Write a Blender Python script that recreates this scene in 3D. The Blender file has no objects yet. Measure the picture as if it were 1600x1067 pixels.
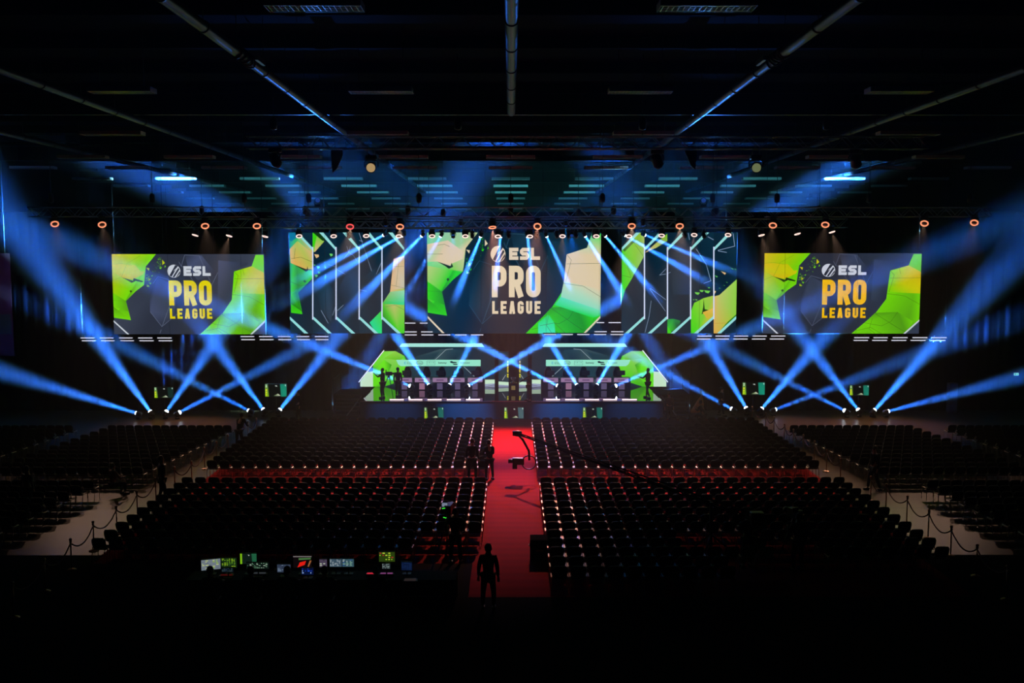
import bpy, bmesh, math, random
from math import sin, cos, tan, pi, radians, atan2, sqrt, hypot
from mathutils import Vector, Matrix
import numpy as np
random.seed(7)
SC = bpy.context.scene
COL = SC.collection

# ------------------------------------------------------------------ camera
FPX, IW, IH = 1500.0, 1600.0, 1067.0
CAM_Z = 9.6
PITCH = math.atan(133.5 / FPX)
YAW = math.atan(2.0 / FPX)
cd = bpy.data.cameras.new('camera')
cam = bpy.data.objects.new('camera', cd)
COL.objects.link(cam)
cd.sensor_width = 36.0
cd.lens = 36.0 * FPX / IW
cd.clip_end = 400
cam.location = (0, 0, CAM_Z)
cam.rotation_euler = (pi / 2 - PITCH, 0, -YAW)
SC.camera = cam
_R = cam.rotation_euler.to_matrix()
CAMP = Vector((0, 0, CAM_Z))

def ray(px, py):
    return _R @ Vector(((px - IW / 2) / FPX, -(py - IH / 2) / FPX, -1.0))
def P(px, py, Y):
    """where the sight line through a photo pixel meets the upright plane at depth Y"""
    d = ray(px, py)
    return CAMP + d * (Y / d.y)
def G(px, py, z=0.0):
    """where the sight line through a photo pixel meets the level z"""
    d = ray(px, py)
    return CAMP + d * ((z - CAM_Z) / d.z)

# ------------------------------------------------------------------ world, haze, exposure
SC.view_settings.view_transform = 'Standard'
SC.view_settings.look = 'None'
SC.view_settings.gamma = 1.0
SC.view_settings.exposure = 0.0
SC.view_settings.use_curve_mapping = False
HAZE = 0.0018
W = bpy.data.worlds.new('world')
SC.world = W
W.use_nodes = True
nt = W.node_tree
nt.nodes.clear()
wo = nt.nodes.new('ShaderNodeOutputWorld')
bg = nt.nodes.new('ShaderNodeBackground')
bg.inputs[0].default_value = (0, 0, 0, 1)
vs = nt.nodes.new('ShaderNodeVolumeScatter')      # theatrical haze filling the hall
vs.inputs['Color'].default_value = (1, 1, 1, 1)
vs.inputs['Density'].default_value = HAZE
vs.inputs['Anisotropy'].default_value = 0.0
nt.links.new(bg.outputs[0], wo.inputs['Surface'])
nt.links.new(vs.outputs[0], wo.inputs['Volume'])
cy = SC.cycles
cy.max_bounces = 4
cy.diffuse_bounces = 1
cy.glossy_bounces = 3
cy.transmission_bounces = 2
cy.volume_bounces = 0
cy.transparent_max_bounces = 4
cy.sample_clamp_indirect = 2.0
cy.sample_clamp_direct = 0.0
cy.caustics_reflective = False
cy.caustics_refractive = False
cy.use_denoising = True
cy.use_adaptive_sampling = False
cy.use_light_tree = True

def spot(name, loc, target, power, color, angle, blend=1.0, radius=0.05, parent=None):
    l = bpy.data.lights.new(name, 'SPOT')
    l.energy = power; l.color = color; l.spot_size = radians(angle); l.spot_blend = blend
    l.shadow_soft_size = radius
    o = bpy.data.objects.new(name, l)
    COL.objects.link(o)
    loc = Vector(loc); d = (Vector(target) - loc).normalized()
    o.location = loc
    o.rotation_euler = d.to_track_quat('-Z', 'Y').to_euler()
    if parent is not None:
        o.parent = parent
        o.matrix_parent_inverse = parent.matrix_world.inverted()
    return o

def beam(name, loc, direction, power, color, spread, size, parent):
    """collimated moving-light beam: a small disc that shines only within a narrow spread"""
    l = bpy.data.lights.new(name, 'AREA')
    l.shape = 'DISK'; l.size = size; l.energy = power; l.color = color; l.spread = radians(spread)
    o = bpy.data.objects.new(name, l); COL.objects.link(o)
    o.location = loc; o.rotation_euler = Vector(direction).to_track_quat('-Z', 'Y').to_euler()
    o.parent = parent; o.matrix_parent_inverse = parent.matrix_world.inverted()
    return o

# ------------------------------------------------------------------ materials
def lin(c):
    return tuple(((v / 255) / 12.92 if v / 255 <= 0.04045 else ((v / 255 + 0.055) / 1.055) ** 2.4) for v in c)
MATS = {}
def mat(name, color, rough=0.6, metal=0.0, spec=0.5, noise=0.0, scale=8.0, bump=0.0):
    if name in MATS: return MATS[name]
    m = bpy.data.materials.new(name); m.use_nodes = True
    n = m.node_tree.nodes; b = n['Principled BSDF']; L = m.node_tree.links
    b.inputs['Base Color'].default_value = (*color, 1)
    b.inputs['Roughness'].default_value = rough
    b.inputs['Metallic'].default_value = metal
    b.inputs['Specular IOR Level'].default_value = spec
    if noise or bump:
        tc = n.new('ShaderNodeTexCoord'); t = n.new('ShaderNodeTexNoise')
        t.inputs['Scale'].default_value = scale; t.inputs['Detail'].default_value = 4
        L.new(tc.outputs['Object'], t.inputs['Vector'])
        if noise:
            mx = n.new('ShaderNodeMix'); mx.data_type = 'RGBA'
            mx.inputs[6].default_value = (*[c * (1 - noise) for c in color], 1)
            mx.inputs[7].default_value = (*[min(1, c * (1 + noise)) for c in color], 1)
            L.new(t.outputs['Fac'], mx.inputs[0]); L.new(mx.outputs[2], b.inputs['Base Color'])
        if bump:
            bp = n.new('ShaderNodeBump'); bp.inputs['Strength'].default_value = bump
            bp.inputs['Distance'].default_value = 0.02
            L.new(t.outputs['Fac'], bp.inputs['Height']); L.new(bp.outputs[0], b.inputs['Normal'])
    MATS[name] = m
    return m
def emis(name, color, strength=1.0, sample=True):
    if name in MATS: return MATS[name]
    m = bpy.data.materials.new(name); m.use_nodes = True
    n = m.node_tree.nodes; n.clear()
    o = n.new('ShaderNodeOutputMaterial'); e = n.new('ShaderNodeEmission')
    e.inputs[0].default_value = (*color, 1); e.inputs[1].default_value = strength
    m.node_tree.links.new(e.outputs[0], o.inputs[0])
    if not sample: m.cycles.emission_sampling = 'NONE'
    MATS[name] = m
    return m
def picture_mat(name, strength=1.0):
    """LED picture: gives off the colour stored in the face corners"""
    if name in MATS: return MATS[name]
    m = bpy.data.materials.new(name); m.use_nodes = True
    n = m.node_tree.nodes; n.clear()
    o = n.new('ShaderNodeOutputMaterial'); e = n.new('ShaderNodeEmission'); a = n.new('ShaderNodeAttribute')
    a.attribute_name = 'picture'
    e.inputs[1].default_value = strength
    m.node_tree.links.new(a.outputs['Color'], e.inputs[0]); m.node_tree.links.new(e.outputs[0], o.inputs[0])
    m.cycles.emission_sampling = 'NONE'
    MATS[name] = m
    return m

BLACK = mat('black_steel', (0.012, 0.012, 0.014), 0.45, noise=0.3, scale=20)
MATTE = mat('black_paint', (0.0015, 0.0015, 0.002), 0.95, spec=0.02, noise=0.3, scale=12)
ALU = mat('truss_aluminium', (0.32, 0.33, 0.36), 0.35, 0.9, noise=0.15, scale=30)
CHROME = mat('chromed_tube', (0.6, 0.55, 0.52), 0.35, 0.9, noise=0.05, scale=30)
PLASTIC = mat('black_shell_plastic', (0.0035, 0.0035, 0.005), 0.55, spec=0.08, bump=0.1, scale=60)
FABRIC = mat('black_fabric', (0.004, 0.004, 0.006), 0.9, spec=0.05, noise=0.3, scale=80, bump=0.2)
DRAPE = mat('black_drape', (0.0016, 0.0016, 0.0025), 0.95, spec=0.03, noise=0.3, scale=3)

# ------------------------------------------------------------------ mesh builder
class MB:
    def __init__(s): s.v = []; s.f = []; s.m = []; s.c = []; s.mats = []; s.hascol = False; s.sm = []
    def mi(s, m):
        if m not in s.mats: s.mats.append(m)
        return s.mats.index(m)
    def face(s, pts, m, cols=None, smooth=False):
        i = len(s.v); s.v += [tuple(p) for p in pts]
        s.f.append(tuple(range(i, i + len(pts)))); s.m.append(s.mi(m)); s.sm.append(smooth)
        if cols is None: cols = [(0, 0, 0)] * len(pts)
        else:
            s.hascol = True
            if not isinstance(cols[0], (tuple, list)): cols = [cols] * len(pts)
        s.c.append(cols)
        return s
    def raw(s, vs, fs, m, smooth=False):
        i = len(s.v); s.v += [tuple(p) for p in vs]; k = s.mi(m)
        for f in fs:
            s.f.append(tuple(i + j for j in f)); s.m.append(k); s.c.append([(0, 0, 0)] * len(f)); s.sm.append(smooth)
        return s
    def box(s, c, d, m, R=None, taper=1.0):
        x, y, z = d[0] / 2, d[1] / 2, d[2] / 2; t = taper
        vs = [(-x, -y, -z), (x, -y, -z), (x, y, -z), (-x, y, -z), (-x * t, -y * t, z), (x * t, -y * t, z), (x * t, y * t, z), (-x * t, y * t, z)]
        if R is not None: vs = [R @ Vector(v) for v in vs]
        c = Vector(c); vs = [Vector(v) + c for v in vs]
        return s.raw(vs, [(0, 3, 2, 1), (4, 5, 6, 7), (0, 1, 5, 4), (1, 2, 6, 5), (2, 3, 7, 6), (3, 0, 4, 7)], m)
    def rbox(s, c, d, r, m, R=None, seg=2):
        """box with rounded upright edges and a small top and bottom chamfer"""
        x, y, z = d[0] / 2, d[1] / 2, d[2] / 2
        ring = []
        for (cx, cy, a0) in ((x - r, y - r, 0), (-x + r, y - r, 90), (-x + r, -y + r, 180), (x - r, -y + r, 270)):
            for k in range(seg + 1):
                a = radians(a0 + 90 * k / seg); ring.append((cx + r * cos(a), cy + r * sin(a)))
        n = len(ring); q = min(r * 0.4, z * 0.5)
        vs = []
        for (zz, k) in ((-z, 1 - q / max(x, y)), (-z + q, 1), (z - q, 1), (z, 1 - q / max(x, y))):
            vs += [(px * k, py * k, zz) for px, py in ring]
        if R is not None: vs = [R @ Vector(v) for v in vs]
        c = Vector(c); vs = [Vector(v) + c for v in vs]
        fs = [tuple(range(n - 1, -1, -1)), tuple(3 * n + i for i in range(n))]
        for l in range(3):
            for i in range(n):
                j = (i + 1) % n; fs.append((l * n + i, l * n + j, (l + 1) * n + j, (l + 1) * n + i))
        return s.raw(vs, fs, m)
    def tube(s, pts, r, m, n=8, closed=False, caps=True):
        pts = [Vector(p) for p in pts]; N = len(pts)
        rs = r if isinstance(r, (list, tuple)) else [r] * N
        vs = []; prev = None
        for i, p in enumerate(pts):
            if closed: d = (pts[(i + 1) % N] - pts[i - 1])
            elif i == 0: d = pts[1] - pts[0]
            elif i == N - 1: d = pts[-1] - pts[-2]
            else: d = (pts[i + 1] - p).normalized() + (p - pts[i - 1]).normalized()
            d.normalize()
            if prev is None:
                u = d.cross(Vector((0, 0, 1)))
                if u.length < 0.05: u = d.cross(Vector((0, 1, 0)))
            else: u = prev - d * prev.dot(d)
            u.normalize(); prev = u; w = d.cross(u)
            for k in range(n):
                a = 2 * pi * k / n; vs.append(p + (u * cos(a) + w * sin(a)) * rs[i])
        fs = []
        for i in range(N if closed else N - 1):
            for k in range(n):
                a = i * n + k; b = i * n + (k + 1) % n; j = ((i + 1) % N) * n
                fs.append((a, b, j + (k + 1) % n, j + k))
        if caps and not closed:
            fs.append(tuple(range(n - 1, -1, -1))); fs.append(tuple((N - 1) * n + k for k in range(n)))
        return s.raw(vs, fs, m, smooth=True)
    def lathe(s, o, axis, prof, m, n=16, smooth=True):
        """prof: list of (radius, distance along axis)"""
        o = Vector(o); d = Vector(axis).normalized()
        u = d.cross(Vector((0, 0, 1)))
        if u.length < 0.05: u = d.cross(Vector((0, 1, 0)))
        u.normalize(); w = d.cross(u); vs = []
        for (r, h) in prof:
            for k in range(n):
                a = 2 * pi * k / n; vs.append(o + d * h + (u * cos(a) + w * sin(a)) * max(r, 1e-4))
        fs = []
        for i in range(len(prof) - 1):
            for k in range(n):
                fs.append((i * n + k, i * n + (k + 1) % n, (i + 1) * n + (k + 1) % n, (i + 1) * n + k))
        fs.append(tuple(range(n - 1, -1, -1))); fs.append(tuple((len(prof) - 1) * n + k for k in range(n)))
        return s.raw(vs, fs, m, smooth)
    def build(s, name, parent=None, local=False):
        me = bpy.data.meshes.new(name)
        me.from_pydata(s.v, [], s.f)
        for m in s.mats: me.materials.append(m)
        me.polygons.foreach_set('material_index', s.m)
        me.polygons.foreach_set('use_smooth', s.sm)
        if s.hascol:
            at = me.color_attributes.new('picture', 'FLOAT_COLOR', 'CORNER')
            flat = []
            for cs in s.c:
                for c in cs: flat += [c[0], c[1], c[2], 1.0]
            at.data.foreach_set('color', flat)
        me.update()
        o = bpy.data.objects.new(name, me)
        COL.objects.link(o)
        if parent is not None:
            o.parent = parent
            if not local:      # vertices were given in world coordinates
                o.matrix_parent_inverse = parent.matrix_world.inverted()
        return o

def tag(o, label=None, cat=None, group=None, kind=None):
    if label: o['label'] = label
    if cat: o['category'] = cat
    if group: o['group'] = group
    if kind: o['kind'] = kind
    return o
def thing(name, label, cat, loc=(0, 0, 0), group=None, rz=0.0):
    o = bpy.data.objects.new(name, None); COL.objects.link(o)
    o.empty_display_size = 0.2
    o.location = loc; o.rotation_euler = (0, 0, rz)
    o.matrix_world = Matrix.Translation(Vector(loc)) @ Matrix.Rotation(rz, 4, 'Z')
    return tag(o, label, cat, group)
def dup(root, loc, rz=0.0, label=None, group=None):
    r = root.copy(); COL.objects.link(r); r.location = loc; r.rotation_euler = (0, 0, rz)
    if label: r['label'] = label
    if group: r['group'] = group
    for ch in list(root.children):
        c = ch.copy(); COL.objects.link(c); c.parent = r
        for g in ch.children:
            d = g.copy(); COL.objects.link(d); d.parent = c
    return r
ORD = ['first', 'second', 'third', 'fourth', 'fifth', 'sixth', 'seventh', 'eighth', 'ninth', 'tenth', 'eleventh', 'twelfth', 'thirteenth',
       'fourteenth', 'fifteenth', 'sixteenth', 'seventeenth', 'eighteenth', 'nineteenth', 'twentieth', 'twenty-first', 'twenty-second', 'twenty-third', 'twenty-fourth']
# ------------------------------------------------------------------ the hall itself
YS = 56.0            # front edge of the stage
DECK = 1.1           # height of the stage deck
HX = 36.0            # half width of the hall
CEIL = 15.1
def struct(name, mb, label=None):
    o = mb.build(name); o['kind'] = 'structure'
    if label: o['label'] = label
    return o

def floor_mat():
    m = bpy.data.materials.new('polished_tan_floor'); m.use_nodes = True
    n = m.node_tree.nodes; L = m.node_tree.links; b = n['Principled BSDF']
    tc = n.new('ShaderNodeTexCoord'); t = n.new('ShaderNodeTexNoise'); t.inputs['Scale'].default_value = 0.35; t.inputs['Detail'].default_value = 6
    L.new(tc.outputs['Object'], t.inputs['Vector'])
    mx = n.new('ShaderNodeMix'); mx.data_type = 'RGBA'
    mx.inputs[6].default_value = (0.06, 0.034, 0.013, 1); mx.inputs[7].default_value = (0.08, 0.047, 0.02, 1)
    L.new(t.outputs['Fac'], mx.inputs[0])
    # saw-cut joints every six metres
    sep = n.new('ShaderNodeSeparateXYZ'); L.new(tc.outputs['Object'], sep.inputs[0])
    prev = None
    for ax in (0, 1):
        md = n.new('ShaderNodeMath'); md.operation = 'PINGPONG'; md.inputs[1].default_value = 3.0
        L.new(sep.outputs[ax], md.inputs[0])
        lt = n.new('ShaderNodeMath'); lt.operation = 'LESS_THAN'; lt.inputs[1].default_value = 0.035
        L.new(md.outputs[0], lt.inputs[0])
        if prev is None: prev = lt
        else:
            mxx = n.new('ShaderNodeMath'); mxx.operation = 'MAXIMUM'
            L.new(prev.outputs[0], mxx.inputs[0]); L.new(lt.outputs[0], mxx.inputs[1]); prev = mxx
    mj = n.new('ShaderNodeMix'); mj.data_type = 'RGBA'; mj.inputs[7].default_value = (0.03, 0.025, 0.02, 1)
    L.new(prev.outputs[0], mj.inputs[0]); L.new(mx.outputs[2], mj.inputs[6]); L.new(mj.outputs[2], b.inputs['Base Color'])
    b.inputs['Roughness'].default_value = 0.34; b.inputs['Specular IOR Level'].default_value = 0.16
    return m
def carpet_mat():
    m = bpy.data.materials.new('red_carpet'); m.use_nodes = True
    n = m.node_tree.nodes; L = m.node_tree.links; b = n['Principled BSDF']
    tc = n.new('ShaderNodeTexCoord'); w = n.new('ShaderNodeTexWave'); w.inputs['Scale'].default_value = 0.5; w.inputs['Distortion'].default_value = 0.6
    w.bands_direction = 'Y'
    L.new(tc.outputs['Object'], w.inputs['Vector'])
    mx = n.new('ShaderNodeMix'); mx.data_type = 'RGBA'
    mx.inputs[6].default_value = (0.22, 0.0004, 0.0012, 1); mx.inputs[7].default_value = (0.27, 0.0005, 0.002, 1)
    L.new(w.outputs['Fac'], mx.inputs[0]); L.new(mx.outputs[2], b.inputs['Base Color'])
    b.inputs['Roughness'].default_value = 0.95; b.inputs['Specular IOR Level'].default_value = 0.05
    return m
FLOOR = floor_mat(); CARPET = carpet_mat()
WALLM = mat('dark_wall_panel', (0.02, 0.02, 0.024), 0.8, noise=0.3, scale=1.5)
DECKM = mat('dark_steel_roof_deck', (0.004, 0.0045, 0.007), 0.8, spec=0.02, noise=0.3, scale=2)

struct('floor', MB().box((0, 60, -0.1), (2 * HX, 130, 0.2), FLOOR))
c = MB(); c.box((0, 60, CEIL + 2.2), (2 * HX, 130, 0.2), DECKM)
for k in range(26):                       # purlins under the roof deck
    c.box((0, 2 + k * 4.6, CEIL + 1.9), (2 * HX, 0.18, 0.42), DECKM)
struct('ceiling', c)
struct('wall_left', MB().box((-HX - 0.15, 60, 8.6), (0.3, 130, 17.4), WALLM))
struct('wall_right', MB().box((HX + 0.15, 60, 8.6), (0.3, 130, 17.4), WALLM))
struct('wall_back', MB().box((0, 125, 8.6), (2 * HX, 0.3, 17.4), WALLM))
struct('wall_rear', MB().box((0, -5, 8.6), (2 * HX, 0.3, 17.4), WALLM))

# black drapes closing off the space behind and beside the stage
def drape(x0, x1, Y, z0, z1, label):
    mb = MB(); n = max(8, int(abs(x1 - x0) / 0.16)); vs = []; 
    for i in range(n + 1):
        x = x0 + (x1 - x0) * i / n; y = Y + 0.09 * sin(i * 1.57) + 0.03 * sin(i * 0.7)
        vs += [(x, y, z0), (x, y, z1), (x, y + 0.02, z0), (x, y + 0.02, z1)]
    fs = []
    for i in range(n):
        a = i * 4; b = a + 4
        fs += [(a, b, b + 1, a + 1), (a + 2, a + 3, b + 3, b + 2), (a + 1, b + 1, b + 3, a + 3)]
    mb.raw(vs, fs, DRAPE, True)
    o = mb.build('stage_drape')
    return tag(o, label, 'curtain', 'black drapes around the stage')
drape(-HX + 0.3, -11.2, 59.4, 0.0, 12.3, 'black drape on the audience left behind the floor lights, left of the stage')
drape(11.2, HX - 0.3, 59.4, 0.0, 12.3, 'black drape on the audience right behind the floor lights, right of the stage')
drape(-11.2, 11.2, 66.0, 0.0, 12.6, 'black drape hanging behind the stage screens')

# carpet: one red field under the middle seats, the aisles and in front of the stage
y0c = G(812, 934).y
struct('trim_near', MB().box((0, (y0c - 4) / 2, 0.01), (2 * HX, y0c + 4, 0.02), MATTE), 'black matting covering the floor nearest the viewer')  # dark sheet laid over the floor to darken it near the viewer
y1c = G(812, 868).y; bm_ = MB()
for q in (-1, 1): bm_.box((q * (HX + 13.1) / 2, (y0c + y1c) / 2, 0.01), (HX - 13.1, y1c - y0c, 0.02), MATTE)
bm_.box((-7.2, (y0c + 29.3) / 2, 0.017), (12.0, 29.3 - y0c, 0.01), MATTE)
struct('trim_side', bm_, 'black matting on the floor round the control desk and near side seats')  # more dark sheets, standing in for shade on the side and desk floor
tag(MB().box((0.12, (y0c + 56) / 2, 0.006), (26.6, 56 - y0c, 0.012), CARPET).build('red_carpet'), 'wide red carpet under the middle chairs, running up the centre aisle to the stage', 'carpet')

# ------------------------------------------------------------------ ceiling fittings
FIXT = mat('white_enamel', (0.75, 0.78, 0.8), 0.4, noise=0.05, scale=20)
LOUV = mat('lamp_louvre_metal', (0.8, 0.8, 0.82), 0.25, 0.85)
def make_fixture(L, label):
    t = thing('ceiling_light', label, 'ceiling light')
    h = MB(); h.box((0, 0, 0.07), (L, 0.60, 0.02), FIXT)
    h.box((0, -0.30, 0.0), (L, 0.02, 0.16), FIXT); h.box((0, 0.30, 0.0), (L, 0.02, 0.16), FIXT)
    h.box((-L / 2, 0, 0), (0.02, 0.60, 0.16), FIXT); h.box((L / 2, 0, 0), (0.02, 0.60, 0.16), FIXT)
    for s in (-1, 1): h.tube([(s * L * 0.35, 0, 0.08), (s * L * 0.35, 0, 2.15)], 0.012, BLACK, 5)
    h.build('housing', t)
    g = MB()
    for k in range(int(L / 0.12)):
        g.box((-L / 2 + 0.07 + k * 0.12, 0, -0.045), (0.012, 0.57, 0.06), LOUV)
    for q in (-0.19, 0, 0.19): g.box((0, q, -0.045), (L - 0.04, 0.012, 0.06), LOUV)
    g.box((0, 0, -0.02), (L - 0.04, 0.56, 0.012), FIXT)
    g.build('louvre', t)
    return t
protoA = make_fixture(2.1, 'x')
protoB = make_fixture(2.7, 'x')
HC = CEIL - CAM_Z
first = {protoA: True, protoB: True}
def put_fixture(proto, x, y, label, group):
    if first[proto]:
        first[proto] = False; proto.location = (x, y, CEIL); proto['label'] = label; proto['group'] = group; return proto
    return dup(proto, (x, y, CEIL), 0, label, group)
side = lambda i: 'over the centre aisle' if i == 0 else '%s %s of centre' % (ORD[abs(i) - 1], 'left' if i < 0 else 'right')
for r, k in enumerate((3.95, 5.93)):
    for i in (-2, -1, 1, 2):
        if r == 0 and abs(i) == 2: continue
        x = (abs(i) - 0.5) * 2 * 0.785 * HC * (1 if i > 0 else -1)
        put_fixture(protoA, x, k * HC, 'short unlit ceiling light, %s row nearest the viewer, %s' % (ORD[r], side(i)), 'unlit ceiling lights near the viewer')
rows = (7.98, 9.87, 11.05, 12.6, 13.9, 15.3, 16.9, 18.6, 20.6)
for r, k in enumerate(rows):
    for i in range(-5, 6):
        x = i * 1.085 * HC
        if abs(x) > 33 or abs(x) > k * HC * 0.5: continue
        if r == 0 and abs(i) != 1 and abs(i) != 3: continue
        put_fixture(protoB, x, k * HC, 'long unlit ceiling light, %s row of the far rows, %s' % (ORD[r], side(i)), 'unlit ceiling lights above seats and stage')

# long ducts running from the viewer towards the stage
PIPE = mat('galvanised_duct', (0.05, 0.055, 0.07), 0.35, 0.3, noise=0.2, scale=4, bump=0.1)
def duct(x, y0, y1, r, label, clamps):
    t = thing('ceiling_duct', label, 'duct', (x, y0, CEIL + 0.3), 'long ducts under the ceiling')
    n = int((y1 - y0) / 3); pts = [(x, y0 + (y1 - y0) * i / n, CEIL + 0.3) for i in range(n + 1)]
    MB().tube(pts, r, PIPE, 14).build('pipe', t)
    for i in range(1, n):
        y = y0 + (y1 - y0) * i / n
        b = MB(); b.tube([(x, y - 0.06, CEIL + 0.3), (x, y + 0.06, CEIL + 0.3)], r * 1.12, BLACK, 14)
        b.tube([(x, y, CEIL + 0.3 + r), (x, y, CEIL + 2.15)], 0.012, BLACK, 5)
        b.build('hanger', t)
    for y in clamps:
        b = MB()
        for q in range(5):
            yy = y + q * 0.34; pp = []
            for a in range(12): pp.append((x + r * 1.22 * cos(a * pi / 6), yy + 0.12 * sin(a * pi / 3 + q), CEIL + 0.3 + r * 1.22 * sin(a * pi / 6)))
            b.tube(pp, 0.03, BLACK, 5, closed=True)
        b.build('wrapped_strap', t)
        b = MB(); b.box((x + (r + 0.13) * (1 if x < 0 else -1), y + 1.5, CEIL + 0.35), (0.1, 0.9, 0.14), ALU); b.build('bracket', t)
duct(0.02, 12, 39.5, 0.17, 'straight ceiling duct ending short, above the centre aisle', [])
duct(-1.42 * HC, 10, 88, 0.15, 'long ceiling duct left of the centre line with dark straps round it', [28.0])
duct(1.42 * HC, 10, 88, 0.15, 'long ceiling duct right of the centre line with dark straps round it', [28.0])
duct(-2.9 * HC, 12, 88, 0.14, 'long ceiling duct second left of the centre line', [])
duct(2.9 * HC, 12, 88, 0.14, 'long ceiling duct second right of the centre line', [])
duct(-4.35 * HC, 20, 88, 0.14, 'long ceiling duct third left of the centre line', [])
duct(4.35 * HC, 20, 88, 0.14, 'long ceiling duct third right of the centre line', [])

# cross members of the roof seen as thin lit edges
for k, y in enumerate((16.6, 20.5, 42.0, 62.0, 80.0)):
    b = MB(); b.box((0, y, CEIL + 0.55), (2 * HX - 1, 0.2, 0.02), BLACK); b.box((0, y, CEIL + 1.0), (2 * HX - 1, 0.02, 0.9), DECKM)
    b.box((0, y, CEIL + 1.45), (2 * HX - 1, 0.2, 0.02), BLACK)
    o = b.build('trim_%d' % (k + 1)); o['kind'] = 'structure'

# ------------------------------------------------------------------ trusses
def truss(x0, x1, Y, z, w, name, label, group=None, hang=(), axis=0):
    """box truss along X; parts: chords, lacing, hoist chains"""
    t = thing(name, label, 'truss', ((x0 + x1) / 2, Y, z), group)
    b = MB()
    for sy in (-1, 1):
        for sz in (-1, 1):
            b.tube([(x0, Y + sy * w / 2, z + sz * w / 2), (x1, Y + sy * w / 2, z + sz * w / 2)], 0.026, ALU, 6)
    b.build('chords', t)
    n = max(2, int(round((x1 - x0) / w))); b = MB()
    for i in range(n):
        a = x0 + (x1 - x0) * i / n; e = x0 + (x1 - x0) * (i + 1) / n; q = 1 if i % 2 else -1
        for sy in (-1, 1): b.tube([(a, Y + sy * w / 2, z - q * w / 2), (e, Y + sy * w / 2, z + q * w / 2)], 0.014, ALU, 4)
        b.tube([(a, Y - q * w / 2, z - w / 2), (e, Y + q * w / 2, z - w / 2)], 0.014, ALU, 4)
        b.tube([(a, Y - q * w / 2, z + w / 2), (e, Y + q * w / 2, z + w / 2)], 0.014, ALU, 4)
    b.build('lacing', t)
    for hx in hang:
        c = MB(); c.tube([(hx, Y, z + w / 2), (hx, Y, CEIL + 2.15)], 0.018, BLACK, 5)
        c.lathe((hx, Y, z + w / 2 + 0.25), (0, 0, 1), [(0.03, 0), (0.13, 0.03), (0.15, 0.2), (0.15, 0.4), (0.08, 0.5), (0.02, 0.52)], BLACK, 10)
        c.build('hoist', t)
    return t
Y_UP, Y_LO, Y_MH = 52.5, 56.2, 57.0
z_up = P(800, 331, Y_UP).z; z_lo = P(800, 348.5, Y_LO).z; z_mh = P(800, 351.5, Y_MH).z
truss(-13.2, 13.2, Y_UP + 0.25, z_up, 0.5, 'lighting_truss', 'upper box truss above the middle seats with ring lights under it', 'box trusses over the stage front', (-11, -5, 0, 5, 11))
truss(-26.2, -13.9, Y_UP + 0.25, z_up, 0.5, 'lighting_truss', 'upper box truss on the left holding the two outermost left ring lights', 'box trusses over the stage front', (-25, -19.5, -14.5))
truss(13.9, 26.2, Y_UP + 0.25, z_up, 0.5, 'lighting_truss', 'upper box truss on the right holding the two outermost right ring lights', 'box trusses over the stage front', (14.5, 19.5, 25))
truss(-19.3, 19.6, Y_LO + 0.25, z_lo, 0.5, 'lighting_truss', 'lower box truss along the stage front with a row of ring lights', 'box trusses over the stage front', (-18, -12, -6, 0, 6, 12, 18))
truss(-13.4, 13.6, Y_MH + 0.2, z_mh, 0.4, 'lighting_truss', 'rear box truss just above the tops of the screens with beam lights', 'box trusses over the stage front', (-12, -4, 4, 12))
Y_FT = 36.8; z_ft = P(800, 222, Y_FT).z
truss(-10.0, 15.8, Y_FT + 0.225, z_ft, 0.45, 'lighting_truss', 'thin box truss high over the seats, well in front of the others', None, (-9, -2, 5, 12))
# dark hexagonal fins hanging off the short trusses
for (px, py, s, lab) in ((528, 250, 1, 'left'), (1078, 245, -1, 'right')):
    p = P(px, py, Y_FT + 1.0); b = MB()
    out = [(-0.26, 0.42), (0.16, 0.42), (0.2, 0.2), (-0.05, -0.35), (-0.22, -0.5), (-0.26, 0.0)]
    f = [Vector((p.x + s * x, p.y, p.z + z)) for x, z in out]; bk = [v + Vector((0, 0.04, 0)) for v in f]
    b.raw(f + bk, [tuple(range(6)), tuple(range(11, 5, -1))] + [(i, (i + 1) % 6, 6 + (i + 1) % 6, 6 + i) for i in range(6)], FIXT if s > 0 else BLACK)
    for q in (-0.1, 0.05): b.tube([(p.x + s * q, p.y + 0.02, p.z + 0.4), (p.x + s * q, p.y - 0.9, z_ft - 0.2)], 0.012, BLACK, 4)
    tag(b.build('ceiling_reflector_panel'), 'thin angular panel hanging beside the short truss %s of centre' % lab, 'panel')

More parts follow.
